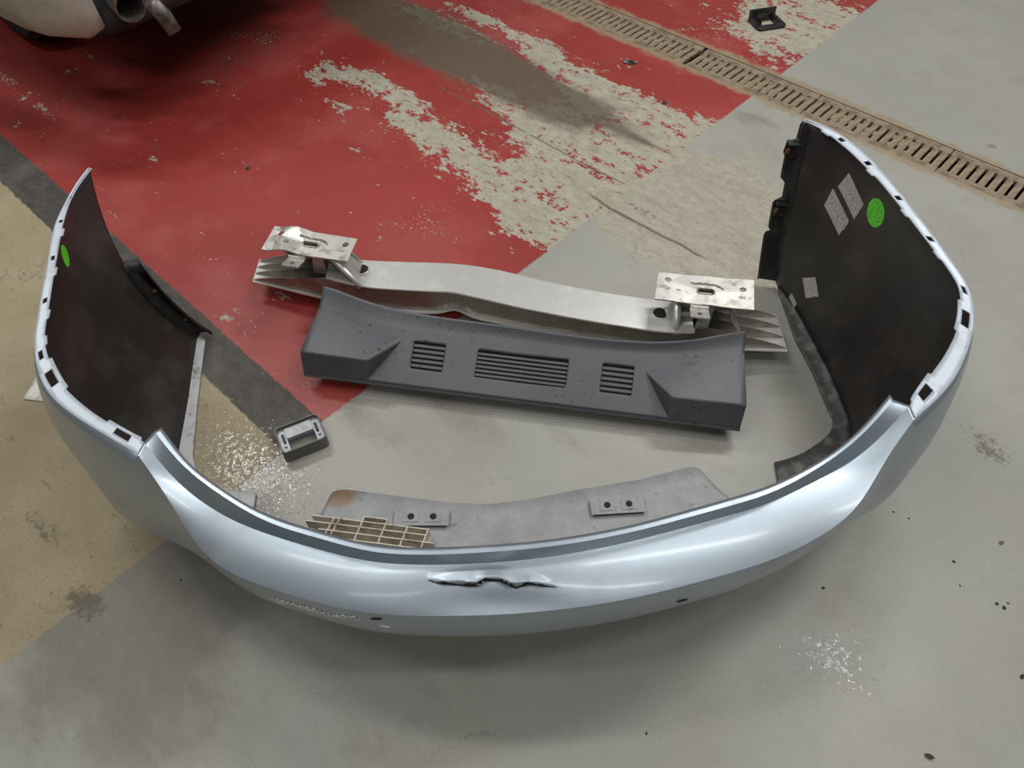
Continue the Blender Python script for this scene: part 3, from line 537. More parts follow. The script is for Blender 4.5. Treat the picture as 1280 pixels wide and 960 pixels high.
    for i in range(m_):
        s = i/(m_-1); x = np.interp(s, np.linspace(0, 1, len(sc)), [q[0] for q in sc]); y = np.interp(s, np.linspace(0, 1, len(sc)), [q[1] for q in sc]); z = np.interp(s, np.linspace(0, 1, len(sc)), [q[2] for q in sc])
        amp = .010*(.35+.65*abs(math.sin(7*s+1)))
        pts.append(on_shell((x+.003*math.cos(i*1.1), y, z+amp*math.sin(i*.95)+jag.uniform(-.003, .003)))[0])
    for seg in (pts[:34], pts[36:70], pts[72:]): tube(bm, seg, .0013, 5)
    bm_obj('scratch_mark', bm, M['scratch'], root)['label'] = 'pale squiggly scratch that looks like handwriting'
    for a_, b_, mt in (((-0.2077, 0.3976, 0.3697), (-0.1904, 0.3961, 0.3667), 'scratch'), ((-0.2167, 0.3967, 0.4001), (-0.1959, 0.3942, 0.4070), 'dark'), ((0.2666, 0.4430, 0.3485), (0.2868, 0.4482, 0.3489), 'dark')):
        bm = bmesh.new(); tube(bm, [on_shell(Vector(a_).lerp(Vector(b_), t/6))[0] for t in range(7)], [.0004, .0012, .0014, .0012, .0016, .001, .0004], 5); bm_obj('scratch_mark', bm, M[mt], root)
    # stickers inside the wings
    def decal(nm, quad, mt, lab, n=8, rnd_=False):
        q = [Vector(p) for p in quad]; me_v = []; uv = []
        bm = bmesh.new(); lay = bm.loops.layers.uv.new()
        def pt(a, b):
            p = (q[0]*(1-a)+q[1]*a)*(1-b)+(q[3]*(1-a)+q[2]*a)*b
            h = tree.find_nearest(p); nn = h[1]; o_ = Vector((p[0]-CTR[0], p[1]-CTR[1], 0))
            if nn.dot(o_) > 0: nn = -nn
            return h[0]+nn*.0048
        if rnd_:
            c = bm.verts.new(pt(.5, .5)); uvs = {c: (.5, .5)}; rings = [[c]*24]
            for rr in (.25, .5):
                ring = []
                for t in range(24):
                    a, b = .5+rr*math.cos(t*math.pi/12), .5+rr*math.sin(t*math.pi/12); v = bm.verts.new(pt(a, b)); uvs[v] = (a, b); ring.append(v)
                rings.append(ring)
            for t in range(24):
                u_ = (t+1) % 24
                bm.faces.new((c, rings[1][t], rings[1][u_])); bm.faces.new((rings[1][t], rings[2][t], rings[2][u_], rings[1][u_]))
        else:
            uvs = {}; g = [[None]*(n+1) for _ in range(n+1)]
            jg = random.Random(len(lab))
            for i in range(n+1):
                for j in range(n+1):
                    a, b = i/n, j/n
                    if j == n: b -= jg.uniform(0, .07)
                    g[i][j] = v = bm.verts.new(pt(a, b)); uvs[v] = (a, b)
            for i in range(n):
                for j in range(n): bm.faces.new((g[i][j], g[i+1][j], g[i+1][j+1], g[i][j+1]))
        for f in bm.faces:
            for l in f.loops: l[lay].uv = uvs[l.vert]
        o = bm_obj(nm, bm, M[mt], root); o['label'] = lab
        mo = o.modifiers.new('thickness', 'SOLIDIFY'); mo.thickness = .0006
    decal('label_sticker', [(0.7875, 1.4728, 0.3303), (0.7918, 1.4730, 0.3813), (0.8279, 1.3981, 0.3373), (0.8229, 1.4023, 0.2876)], 'sticker', 'torn printed label, left of the two large ones inside the right wing', rnd_=False)
    decal('label_sticker', [(0.7975, 1.4643, 0.3943), (0.8049, 1.4548, 0.4398), (0.8359, 1.3819, 0.3982), (0.8319, 1.3908, 0.3523)], 'sticker', 'torn printed label next to the green sticker inside the right wing', rnd_=False)
    decal('round_sticker', [(0.8344, 1.3848, 0.4210), (0.8445, 1.3357, 0.4593), (0.8582, 1.3037, 0.4009), (0.8469, 1.3500, 0.3619)], 'green', 'bright green round sticker with dark print', rnd_=True)
    decal('label_sticker', [(0.7940, 1.4381, 0.1124), (0.8098, 1.4068, 0.1456), (0.8206, 1.3686, 0.1092), (0.8060, 1.3992, 0.0719)], 'sticker', 'small square printed label', rnd_=False)
    decal('label_sticker', [(0.7866, 1.4515, 0.0249), (0.7879, 1.4482, 0.0441), (0.7977, 1.4149, 0.0337), (0.7962, 1.4153, 0.0172)], 'sticker', 'narrow pale label near the lower edge', rnd_=False)
    decal('round_sticker', [(-0.9554, 1.1645, 0.4710), (-0.9607, 1.1877, 0.4506), (-0.9598, 1.1632, 0.4087), (-0.9564, 1.1426, 0.4280)], 'green', 'bright green round sticker by the left flange', rnd_=True)
    # wheel-arch trims
    def col(i): return [Vector(V[i*NT_+j]) for j in range(NT_)]
    E = col(0)[9:]
    Q = []
    for t_, e in enumerate(E):
        s = t_/(len(E)-1); w_ = .034+.008*math.sin(math.pi*s)
        Q += [e+Vector((.004, -.012, .004)), e+Vector((.010, .004, .008)), e+Vector((w_, .010, .006)), e+Vector((w_+.003, .006, -.006))]
    o = mesh('arch_trim', Q, grid_faces(len(E), 4), M['clip'], root, True); o['label'] = 'black wheel arch trim strip with rusty screws'
    mo = o.modifiers.new('thickness', 'SOLIDIFY'); mo.thickness = .004; mo.offset = 0
    for t_ in (4, 9):
        e = E[t_]+Vector((.024, .008, .010)); bm = bmesh.new(); bmesh.ops.create_cone(bm, cap_ends=True, segments=12, radius1=.007, radius2=.005, depth=.006, matrix=T(*e)); bm_obj('screw', bm, M['rust'], o)
    E = col(ns-1)
    prof = [(.0, .004), (.10, .006), (.12, .026), (.30, .026), (.32, .012), (.42, .012), (.44, .034), (.60, .036), (.62, .026), (.64, .045), (.98, .050), (1, .02)]
    Q = []; ss = np.linspace(.02, .98, 60)
    for s in ss:
        f_ = s*(len(E)-1); i = int(f_); e = E[i].lerp(E[min(i+1, len(E)-1)], f_-i); w_ = np.interp(s, [p[0] for p in prof], [p[1] for p in prof])
        Q += [e+Vector((.008, -.014, 0)), e+Vector((-.004, -.002, 0)), e+Vector((-w_, .006, .002)), e+Vector((-w_-.002, .010, -.008))]
    o = mesh('arch_trim', Q, grid_faces(60, 4), M['clip'], root); o['label'] = 'black stepped wheel arch bracket strip with clips'
    mo = o.modifiers.new('thickness', 'SOLIDIFY'); mo.thickness = .004; mo.offset = 0
    for s in (.16, .48):
        i = int(s*(len(E)-1)); e = E[i]+Vector((-.018, .0, -.004))
        bm = bmesh.new(); add_box(bm, (.030, .022, .005), T(*(e+Vector((0, 0, .018)))), .001); add_box(bm, (.030, .022, .005), T(*(e+Vector((0, 0, -.014)))), .001); add_box(bm, (.030, .005, .036), T(*(e+Vector((0, .010, .002)))), .001)
        cl = bm_obj('spring_clip', bm, M['clip'], o)
        bm = bmesh.new(); bmesh.ops.create_cone(bm, cap_ends=True, segments=10, radius1=.006, radius2=.005, depth=.012, matrix=T(*(e+Vector((-.012, -.006, 0))))); bm_obj('screw', bm, M['rust'], cl)
    return root, V, F
bumper, BV, BF = build_bumper()

# ---------------------------------------------------------------- aluminium bumper beam
def build_beam():
    root = empty('bumper_beam', (0, 1.36, 0), 'bent silver aluminium bumper beam with two mounting plates, lying behind the grey panel', 'bumper beam')
    n = 120
    TN, TF, BN, BFa = (resample(q, n, 18) for q in ('TN', 'TF', 'BN', 'BF'))
    tn = lambda s: TN[int(round(s*(n-1)))]
    # main run with walls and webs, tapering fins at both open ends
    BNx = resample('BN', 400, 18); BFx = resample('BF', 400, 18)
    def at(Q, x): return np.array([np.interp(x, Q[:, 0], Q[:, k]) for k in range(3)])
    xs = np.linspace(-.728, .716, 130); xl, xr = -.50, .46
    bm = bmesh.new()
    def sheet(fa, fb, x0, x1, m=60):
        pr = None
        for x in np.linspace(x0, x1, m):
            a, b = bm.verts.new(fa(x)), bm.verts.new(fb(x))
            if pr: bm.faces.new((pr[0], a, b, pr[1]))
            pr = (a, b)
    topn = lambda x: at(TN, x); topf = lambda x: at(TF, x); botn = lambda x: at(BNx, x); botf = lambda x: at(BFx, x)
    def kk(x): return 1 if xl <= x <= xr else max(0., (x+.728)/(xl+.728))**.75 if x < xl else max(0., (.716-x)/(.716-xr))**.75
    def topk(x, f):
        a = topn(min(max(x, xl), xr)); b = topf(min(max(x, xl), xr))
        t = a+(b-a)*f; bo = botn(x)+(botf(x)-botn(x))*(.08+.84*f)
        k_ = kk(x); full_z = t[2]
        if k_ == 1: return t
        return np.array([x, bo[1], bo[2]+(full_z-bo[2])*k_])
    def bot(x, f): return botn(x)+(botf(x)-botn(x))*f
    def done(nm, mt, lab=None):
        # crushed kink in the near wall
        for v in bm.verts:
            d = ((v.co.x+.15)/.035)**2+((v.co.y-1.375)/.03)**2
            v.co.y += .016*math.exp(-d)*(1 if v.co.z < .1 else .2); v.co.z += .010*math.exp(-d)*(1 if v.co.z < .09 else 0)
        o = bm_obj(nm, bm, M[mt], root); mo = o.modifiers.new('thickness', 'SOLIDIFY'); mo.thickness = .0035; mo.offset = 0
        if lab: o['label'] = lab
    sheet(lambda x: topk(x, 0), lambda x: topk(x, .5), xl, xr); sheet(lambda x: topk(x, .5), lambda x: topk(x, 1), xl, xr)
    done('beam_face', 'alu', 'bright brushed face of the beam')
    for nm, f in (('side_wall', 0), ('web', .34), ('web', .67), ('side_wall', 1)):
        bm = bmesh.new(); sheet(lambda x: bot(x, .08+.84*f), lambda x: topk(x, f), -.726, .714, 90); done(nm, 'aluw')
    bm = bmesh.new(); sheet(lambda x: bot(x, 0), lambda x: bot(x, 1), -.728, .716, 90); done('outer_wall', 'alu')
    for p in ((-0.4098, 1.4582, 0.1230), (0.3828, 1.2944, 0.1230)):
        bm = bmesh.new(); bmesh.ops.create_cone(bm, cap_ends=True, segments=24, radius1=.0185, radius2=.0185, depth=.004, matrix=T(*p)); bm_obj('access_hole', bm, M['dark'], root)
        bm = bmesh.new()
        V_ = []
        for r_, h_ in ((.0185, .0022), (.0195, .0036), (.021, .002)): V_.append([bm.verts.new(Vector(p)+Vector((r_*math.cos(a*math.pi/12), r_*math.sin(a*math.pi/12), h_))) for a in range(24)])
        for A, B in zip(V_, V_[1:]):
            for a in range(24): bm.faces.new((A[a], A[(a+1) % 24], B[(a+1) % 24], B[a]))
        bm_obj('hole_rim', bm, M['alu'], root, True)
    # crash boxes with their mounting plates
    for (c0, c1, c2, c3, left) in (((-0.6568, 1.4438, 0.2050), (-0.4276, 1.4035, 0.2000), (-0.4119, 1.4903, 0.2000), (-0.6395, 1.5361, 0.2050), True), ((0.3533, 1.2681, 0.2000), (0.5916, 1.2301, 0.2000), (0.6125, 1.3329, 0.2000), (0.3747, 1.3619, 0.2000), False)):
        fr = frame(c0, c1, c3); fi = fr.inverted(); q = [(fi @ Vector(p)).to_2d() for p in (c0, c1, c2, c3)]
        w_, h_ = q[1][0], (q[2][1]+q[3][1])/2
        cx, cy = w_*.5, h_*.5
        holes = [circle(w_*.13, h_*.72, .0085), circle(w_*.90, h_*.66, .0085), slot2(w_*.52, h_*.45, .026, .0075)]
        zf = (lambda x, y: .012*math.exp(-((x-.07)/.05)**2)*0+.010*math.sin(min(max((x-.02)/.09, 0), 1)*math.pi)) if left else (lambda x, y: .001*math.sin(x*60))
        nx = 26
        outer = [(q[0][0]+(q[1][0]-q[0][0])*i/nx, q[0][1]+(q[1][1]-q[0][1])*i/nx) for i in range(nx)]+[tuple(q[1].lerp(q[2], i/6)) for i in range(6)]+[tuple(q[2].lerp(q[3], i/nx)) for i in range(nx)]+[tuple(q[3].lerp(q[0], i/6)) for i in range(6)]
        bm = bmesh.new(); plate(bm, outer, holes, .004, fr, zf)
        pl = bm_obj('mounting_plate', bm, M['alud'], root); pl['label'] = 'scuffed rectangular mounting plate with bolt holes'
        bm = bmesh.new(); tube(bm, [fr @ Vector((x, y, .005+zf(x, y))) for x, y in slot2(w_*.52, h_*.45, .026, .0085)+[slot2(w_*.52, h_*.45, .026, .0085)[0]]], .0022, 6, False); bm_obj('weld_bead', bm, M['weld'], pl)
        bm = bmesh.new(); tube(bm, [fr @ Vector((w_*(.36+.34*i/14), h_*.70-(.012 if i > 11 else 0)*((i-11)/3)+.0012*math.sin(i*2.1), .0045+zf(w_*(.36+.34*i/14), h_*.7))) for i in range(15)], .0028, 6); bm_obj('weld_bead', bm, M['weld'], pl)
        # stamped marks beside the bolt holes
        for (mx, my, ln) in ((.13, .42, .012), (.24, .40, .012), (.89, .38, .016)):
            bm = bmesh.new(); add_box(bm, (ln, .008, .0008), fr @ T(w_*mx, h_*my, .0042+zf(w_*mx, h_*my)), .0003); bm_obj('stamped_mark', bm, M['weld'], pl)
        # crash box: four flared sheet walls from beam to plate
        zb = .118
        top = [fr @ Vector((w_*a, h_*b, -.001)) for a, b in ((.22, .18), (.80, .12), (.80, .92), (.22, .92))]
        xo = .06 if left else .03
        mid_x = sum(t.x for t in top)/4+(xo*.5)
        bw = .095 if left else .082
        def bt(x, f): y0, y1 = at(TN, x)[1], at(TF, x)[1]; return Vector((x, y0+(y1-y0)*f, zb))
        botm = [bt(mid_x-bw, .08), bt(mid_x+bw, .08), bt(mid_x+bw, .92), bt(mid_x-bw, .92)]
        for a_, b_ in ((1, 2), (3, 0)):
            bm = bmesh.new(); V_ = []
            for t in range(9):
                s = t/8; in_ = math.sin(s*math.pi)*.012*(1 if a_ == 3 else -1)
                pa = botm[a_].lerp(top[a_], s); pb = botm[b_].lerp(top[b_], s); V_.append([bm.verts.new(pa.lerp(pb, u_/6)+Vector((in_*(1 if left else 1), 0, 0))) for u_ in range(7)])
            for A, B in zip(V_, V_[1:]):
                for u_ in range(6): bm.faces.new((A[u_], A[u_+1], B[u_+1], B[u_]))
            o = bm_obj('crash_box_wall', bm, M['alud'], root, True); mo = o.modifiers.new('thickness', 'SOLIDIFY'); mo.thickness = .004; mo.offset = 0
        bm = bmesh.new(); V_ = [bm.verts.new(p) for p in (botm[2], botm[3], top[3], top[2])]; bm.faces.new(V_); o = bm_obj('crash_box_wall', bm, M['alud'], root); mo = o.modifiers.new('thickness', 'SOLIDIFY'); mo.thickness = .004
        # V shaped brace and round upright at the inner side
        bm = bmesh.new(); V_ = [bm.verts.new(p) for p in (botm[0].lerp(botm[1], .3)+Vector((0, .02, 0)), botm[0].lerp(botm[1], .5)+Vector((0, .02, 0)), top[0].lerp(top[1], .75)+Vector((0, .02, 0)), top[0].lerp(top[1], .55)+Vector((0, .02, 0)))]; bm.faces.new(V_)
        o = bm_obj('brace', bm, M['alud'], root); mo = o.modifiers.new('thickness', 'SOLIDIFY'); mo.thickness = .004
        ii = 1 if left else 0
        bm = bmesh.new(); tube(bm, [botm[ii]+Vector((0, -.002, -.004)), botm[ii].lerp(top[ii], .15)+Vector((0, -.002, 0)), botm[ii].lerp(top[ii], .98)], [.011, .007, .0075], 12); bm_obj('upright', bm, M['alu'], root, True)
        for tt in (.2, .5, .8):
            bm = bmesh.new(); bmesh.ops.create_icosphere(bm, subdivisions=2, radius=.006, matrix=Matrix.Translation(botm[1 if left else 0].lerp(botm[2 if left else 3], tt)) @ Matrix.Diagonal((1.3, 2.2, .5, 1))); bm_obj('weld_bead', bm, M['weld'], root, True)
        # bent tab with a hole under the near edge
        bm = bmesh.new(); tw = .046
        f2 = fr @ T(w_*(.42 if left else .46), -.002, 0) @ Matrix.Rotation(math.radians(-18), 4, 'X')
        plate(bm, [(-tw/2, -.050), (tw/2, -.050), (tw/2, -.004), (-tw/2, -.004)], [circle(0, -.030, .0065)], .004, f2 @ T(0, 0, -.010))
        add_box(bm, (tw, .012, .008), f2 @ T(0, -.001, -.003), .0015)
        bm_obj('bolt_tab', bm, M['alud'], root)
build_beam()

# ---------------------------------------------------------------- grey boot sill panel
def build_panel():
    root = empty('sill_panel', (0, 1.15, 0), 'dark grey plastic boot sill panel with three slotted vents, leaning on the beam', 'trim panel')
    B0, B1 = Vector((-0.5323, 1.1608, 0.0450)), Vector((0.5508, 0.9902, 0.0450))       # near edge
    fr = frame(B0, B1, Vector((-0.4886, 1.3997, 0.1200))); fi = fr.inverted(); L = (B1-B0).length
    def loc(p): return fi @ Vector(p)
    rg = [loc(p) for p in ((-0.4976, 1.3423, 0.1150), (-0.4151, 1.2934, 0.1150), (-0.3497, 1.2654, 0.1150), (-0.2718, 1.2461, 0.1150), (-0.1628, 1.2325, 0.1150), (-0.0405, 1.2189, 0.1150), (0.0803, 1.1922, 0.1150), (0.2293, 1.1712, 0.1150), (0.3774, 1.1608, 0.1150), (0.5083, 1.1712, 0.1150), (0.5742, 1.1922, 0.1150))]
    tp = [loc(p) for p in ((-0.4836, 1.3794, 0.1400), (-0.3949, 1.3295, 0.1400), (-0.3297, 1.3038, 0.1400), (-0.2516, 1.2812, 0.1400), (-0.1422, 1.2590, 0.1400), (-0.0404, 1.2426, 0.1400), (0.0801, 1.2182, 0.1400), (0.2283, 1.1917, 0.1400), (0.3759, 1.1812, 0.1400), (0.5077, 1.1996, 0.1400), (0.5745, 1.2263, 0.1400))]
    def itp(Q, x, k): return float(np.interp(x, [q.x for q in Q], [q[k] for q in Q]))
    def sm(Q, x, k): return sum(itp(Q, x+d, k) for d in (-.05, -.025, 0, .025, .05))/5
    # openings in the panel's own frame
    def rect(*ps):
        q = [loc(p) for p in ps]; return (min(q[0].x, q[3].x), max(q[1].x, q[2].x), (q[2].y+q[3].y)/2, (q[0].y+q[1].y)/2)
    vents = [(rect((-0.2467, 1.2248, 0.0850), (-0.1698, 1.2100, 0.0850), (-0.1775, 1.1422, 0.0650), (-0.2517, 1.1604, 0.0650)), 6), (rect((-0.0845, 1.1950, 0.0850), (0.1418, 1.1597, 0.0850), (0.1310, 1.0940, 0.0650), (-0.0924, 1.1304, 0.0650)), 7), (rect((0.2267, 1.1507, 0.0850), (0.3037, 1.1391, 0.0850), (0.2898, 1.0742, 0.0650), (0.2165, 1.0816, 0.0650)), 6)]
    wl = [loc(p) for p in ((-0.3549, 1.1429, 0.1180), (-0.2776, 1.2327, 0.0900), (-0.2883, 1.1144, 0.0450), (-0.5154, 1.1738, 0.1120), (-0.3735, 1.1348, 0.0450))]
    wr = [loc(p) for p in ((0.3791, 1.0298, 0.1180), (0.3302, 1.1325, 0.0900), (0.3069, 1.0233, 0.0450), (0.5386, 1.0131, 0.1120), (0.3858, 1.0137, 0.0450))]
    def zmain(x, y):
        r = sm(rg, x, 1); z = sm(rg, x, 2)*0
        t = y/r
        return sm(rg, x, 2)*min(t, 1) if y <= r else sm(rg, x, 2)+(sm(tp, x, 2)-sm(rg, x, 2))*((y-r)/max(sm(tp, x, 1)-r, 1e-4))**1.5
    # surface grid: columns along x, rows from near edge to top edge
    xs = sorted(set([round(x, 4) for x in np.linspace(0, L, 130)]+[round(c, 4) for v, _ in vents for c in v[:2]]))
    xs = [x for i, x in enumerate(xs) if i == 0 or x-xs[i-1] > .0015]
    # each vent column range uses its own row pair
    def rows(x):
        r = sm(rg, x, 1); t = sm(tp, x, 1)
        y0, y1 = np.interp(x, [(v[0]+v[1])/2 for v, _ in vents], [v[2] for v, _ in vents]), np.interp(x, [(v[0]+v[1])/2 for v, _ in vents], [v[3] for v, _ in vents])
        return list(np.linspace(0, y0, 9))+list(np.linspace(y0, y1, 9)[1:])+list(np.linspace(y1, r, 6)[1:])+list(np.linspace(r, t, 8)[1:])
    def zz(x, y):
        return zmain(x, y)
    V = []; nr = 29-0
    for x in xs:
        R_ = rows(x); nr = len(R_)
        for y in R_: V.append(fr @ Vector((x, y, zz(x, y))))
    def skip(i, j):
        xm = (xs[i]+xs[i+1])/2
        return 8 <= j < 16 and any(v[0] < xm < v[1] for v, _ in vents)
    o = mesh('panel_shell', V, grid_faces(len(xs), nr, skip), M['trim'], root, True, angle=38)
    mo = o.modifiers.new('thickness', 'SOLIDIFY'); mo.thickness = .003; mo.offset = -1
    # raised corner blocks with crisp faces
    for w, xo in ((wl, 0.), (wr, L)):
        def onp(x, y, dz=.001): return fr @ Vector((x, y, zmain(x, y)+dz))
        A, F_, E_, B_, C_ = fr @ w[0], onp(w[1].x, w[1].y), onp(w[2].x, max(w[2].y, .001)), fr @ Vector((xo, w[3].y, w[3].z)), fr @ Vector((w[4].x, 0, .001))
        D_ = fr @ Vector((xo, 0, .001)); G_ = onp(xo, sm(rg, xo, 1)-.012)
        nseg = 10; bm = bmesh.new(); eg = []; cv = []
        for q in range(nseg+1):
            t = q/nseg; eg.append(bm.verts.new(A.lerp(B_, t))); x = w[1].x+(xo-w[1].x)*t; yf = sm(rg, x, 1)-.012
            cv.append(bm.verts.new(onp(x, w[1].y+(yf-w[1].y)*min(t*1.6, 1)**.8)))
        for q in range(nseg): bm.faces.new((eg[q], eg[q+1], cv[q+1], cv[q])).smooth = True
        vC, vD, vE = (bm.verts.new(p) for p in (C_, D_, E_))
        bm.faces.new([vD, vC]+eg); bm.faces.new((vC, vE, cv[0], eg[0])); bm.faces.new((vD, eg[-1], cv[-1]))
        bmesh.ops.recalc_face_normals(bm, faces=bm.faces)
        es_ = set(zip(eg, eg[1:]))
        eds = [e for e in bm.edges if (e.verts[0] in eg and e.verts[1] in eg) or set(e.verts) in ({eg[0], vC}, {eg[0], cv[0]})]
        bmesh.ops.bevel(bm, geom=eds, offset=.005, segments=3, affect='EDGES', profile=.5)
        o = bm_obj('corner_block', bm, M['trim'], root)
    # slats: one piece between every pair of slots
    for v, ns_ in vents:
        xm = (v[0]+v[1])/2; h = (v[3]-v[2]); p = h/(2*ns_-1); Lx = v[1]-v[0]
        for s in range(ns_-1):
            y = v[2]+p*(2*s+1.5); bm = bmesh.new(); add_box(bm, (Lx+.004, p*1.12, .004), fr @ T(xm, y, zmain(xm, y)-.002) @ Matrix.Rotation(math.atan2(zmain(xm, y+.01)-zmain(xm, y-.01), .02), 4, 'X'), .0006)
            bm_obj('vent_slat', bm, M['trim'], root)
        bm = bmesh.new(); add_box(bm, (Lx+.03, h+.04, .003), fr @ T(xm, (v[2]+v[3])/2, zmain(xm, (v[2]+v[3])/2)-.014) @ Matrix.Rotation(math.atan2(zmain(xm, v[3])-zmain(xm, v[2]), h), 4, 'X'))
        bm_obj('vent_backing', bm, M['clip'], root)
    # folded hem along the near edge and stiffening ribs that stand on the floor
    bm = bmesh.new(); V_ = []
    for x in np.linspace(0, L, 40):
        a = fr @ Vector((x, 0, 0)); V_.append([bm.verts.new(a), bm.verts.new(a+Vector((0, -.004, -.006))), bm.verts.new(a+Vector((0, .006, -.010)))])
    for A, B in zip(V_, V_[1:]):
        for j in range(2): bm.faces.new((A[j], B[j], B[j+1], A[j+1]))
    o = bm_obj('hem', bm, M['trim'], root); mo = o.modifiers.new('thickness', 'SOLIDIFY'); mo.thickness = .002
    for x in (.2*L, .5*L, .8*L):
        pts = [fr @ Vector((x, y, zmain(x, y)-.004)) for y in np.linspace(.05, .15, 6)]
        bm = bmesh.new(); V_ = [[bm.verts.new(p), bm.verts.new((p.x, p.y, .001))] for p in pts]
        for A, B in zip(V_, V_[1:]): bm.faces.new((A[0], B[0], B[1], A[1]))
        o = bm_obj('support_rib', bm, M['clip'], root); mo = o.modifiers.new('thickness', 'SOLIDIFY'); mo.thickness = .003
build_panel()

# ---------------------------------------------------------------- broken lattice absorber
def build_lattice():
    a, b = Vector((-0.4483, 0.7074, 0.0350)), Vector((-0.1518, 0.6680, 0.0350)); fr = frame(a, b, a+Vector((0, .1, 0)))
    root = empty('foam_lattice', a, 'broken cream plastic honeycomb piece lying on the grey valance behind the bumper lip', 'plastic lattice')
    Lx = (b-a).length
    def wall(nm, x0, y0, x1, y1, h, z0=-.012):
        bm = bmesh.new(); d = Vector((x1-x0, y1-y0, 0)); ang = math.atan2(d.y, d.x)
        add_box(bm, (d.length, .0028, h), fr @ T((x0+x1)/2, (y0+y1)/2, z0+h/2) @ RZ(ang), .0006); return bm_obj(nm, bm, M['lattice'], root)
    for (y, xa, xb, h) in ((.046, .0, .305, .030), (.030, -.01, .30, .034), (.013, .03, .325, .036), (-.004, .07, .345, .038), (-.022, .10, .345, .038)):
        wall('long_rib', xa*Lx/.345, y, xb*Lx/.345, y, h)
    wall('long_rib', .135*Lx/.345, .056, .195*Lx/.345, .056, .034)
    for x, y0, y1 in ((.06, -.004, .046), (.075, .0, .05), (.135, -.02, .056), (.195, -.022, .056), (.25, -.022, .046), (.303, -.022, .046), (.343, -.022, -.004)):
        wall('cross_rib', (x-.012)*Lx/.345, y0, x*Lx/.345, y1, .034)
    bm = bmesh.new(); add_box(bm, (.29*Lx/.345, .064, .002), fr @ T(.165*Lx/.345, .012, -.011), .0004); bm_obj('base_sheet', bm, M['lattice'], root)
build_lattice()

# ---------------------------------------------------------------- hollow bezels
def build_bezel(c, ang, s, lab, mts, tall, flip=False):
    root = empty('hollow_bezel', c, lab, 'plastic cap', None)
    m = T(*c) @ RZ(ang); w_, d_, h_ = .108*s, .088*s, .040*s
    def rr(w, d, r, n=5):
        p = []
        for cx, cy, a0 in ((w/2-r, d/2-r, 0), (-w/2+r, d/2-r, 90), (-w/2+r, -d/2+r, 180), (w/2-r, -d/2+r, 270)):
            p += [(cx+r*math.cos(math.radians(a0+90*i/n)), cy+r*math.sin(math.radians(a0+90*i/n))) for i in range(n+1)]
        return p
    bm = bmesh.new(); o_, i_ = rr(w_, d_, .012*s), rr(w_-.006, d_-.006, .010*s)
    if tall:   # walls all round, higher at the front
        n = len(o_); V_ = []
        for k_ in range(n):
            hh = h_*(1 if o_[k_][1] < 0 else .72)
            V_.append([bm.verts.new(m @ Vector((*o_[k_], .0))), bm.verts.new(m @ Vector((*o_[k_], hh))), bm.verts.new(m @ Vector((*i_[k_], hh))), bm.verts.new(m @ Vector((*i_[k_], .003)))])
        for k_ in range(n):
            A, B = V_[k_], V_[(k_+1) % n]
            for j in range(3): bm.faces.new((A[j], B[j], B[j+1], A[j+1]))
        bm_obj('rim', bm, M[mts[0]], root, True, 40)
        bm = bmesh.new(); plate(bm, i_, [[(-w_*.30, -d_*.33), (w_*.30, -d_*.33), (w_*.30, d_*.08), (-w_*.30, d_*.08)]], .002, m @ T(0, 0, h_*.42)); bm_obj('liner', bm, M[mts[1]], root)
        bm = bmesh.new(); add_box(bm, (w_*.62, .003, h_*.40), m @ T(0, d_*.08, h_*.25), .0006); add_box(bm, (w_*.60, d_*.36, .002), m @ T(0, d_*.26, h_*.52), .0006); bm_obj('reflector', bm, M[mts[1]], root)
        bm = bmesh.new(); add_box(bm, (w_*.9, d_*.85, .002), m @ T(0, 0, .0015), .0004); bm_obj('base', bm, M[mts[0]], root)
        for sx in (-1, 1):
            bm = bmesh.new(); add_box(bm, (.006*s, .026*s, .006), m @ T(sx*w_*.37, d_*.12, h_*.5), .001); bm_obj('latch', bm, M['clip'], root)
            bm = bmesh.new(); bmesh.ops.create_cone(bm, cap_ends=True, segments=12, radius1=.004, radius2=.003, depth=.006, matrix=m @ T(sx*w_*.38, -d_*.14, h_*.5)); bm_obj('peg', bm, M[mts[1]], root)
    else:      # flat frame with an upstanding tongue at the back
        plate(bm, o_, [[(-w_*.26, -d_*.20), (w_*.26, -d_*.20), (w_*.26, d_*.25), (-w_*.26, d_*.25)]], .009, m); bm_obj('frame', bm, M[mts[0]], root)
        bm = bmesh.new(); tube(bm, [m @ Vector((x, y, .009)) for x, y in o_+[o_[0]]], .003, 6, False); bm_obj('lip', bm, M[mts[0]], root, True)
        bm = bmesh.new(); add_box(bm, (w_*.58, .003, .030), m @ T(0, d_*.27, .020) @ Matrix.Rotation(.25, 4, 'X'), .0008); bm_obj('back_wall', bm, M[mts[0]], root)
        bm = bmesh.new(); add_box(bm, (w_*.98, .003, .040), m @ T(0, d_*.46, .024) @ Matrix.Rotation(-.2, 4, 'X'), .001); bm_obj('tongue', bm, M[mts[0]], root)
        for sx in (-1, 1):
            bm = bmesh.new(); add_box(bm, (.003, d_*.45, .022), m @ T(sx*w_*.28, d_*.08, .014), .0006); bm_obj('side_wall', bm, M[mts[0]], root)
            bm = bmesh.new(); bmesh.ops.create_cone(bm, cap_ends=True, segments=10, radius1=.005, radius2=.004, depth=.006, matrix=m @ T(sx*w_*.38, -d_*.1, .011)); bm_obj('peg', bm, M[mts[0]], root)
build_bezel(tuple((-0.5133, 0.9828, 0.0000)), math.radians(27), 1.02, 'grey brown hollow plastic cap with pale liner, on the dark floor strip', ('bezel', 'bezelin'), True)
build_bezel(tuple((1.0742, 3.0806, 0.0000)), math.radians(16), 1.18, 'small black plastic frame lying on worn red floor beyond the drain', ('gloss', 'gloss'), False)

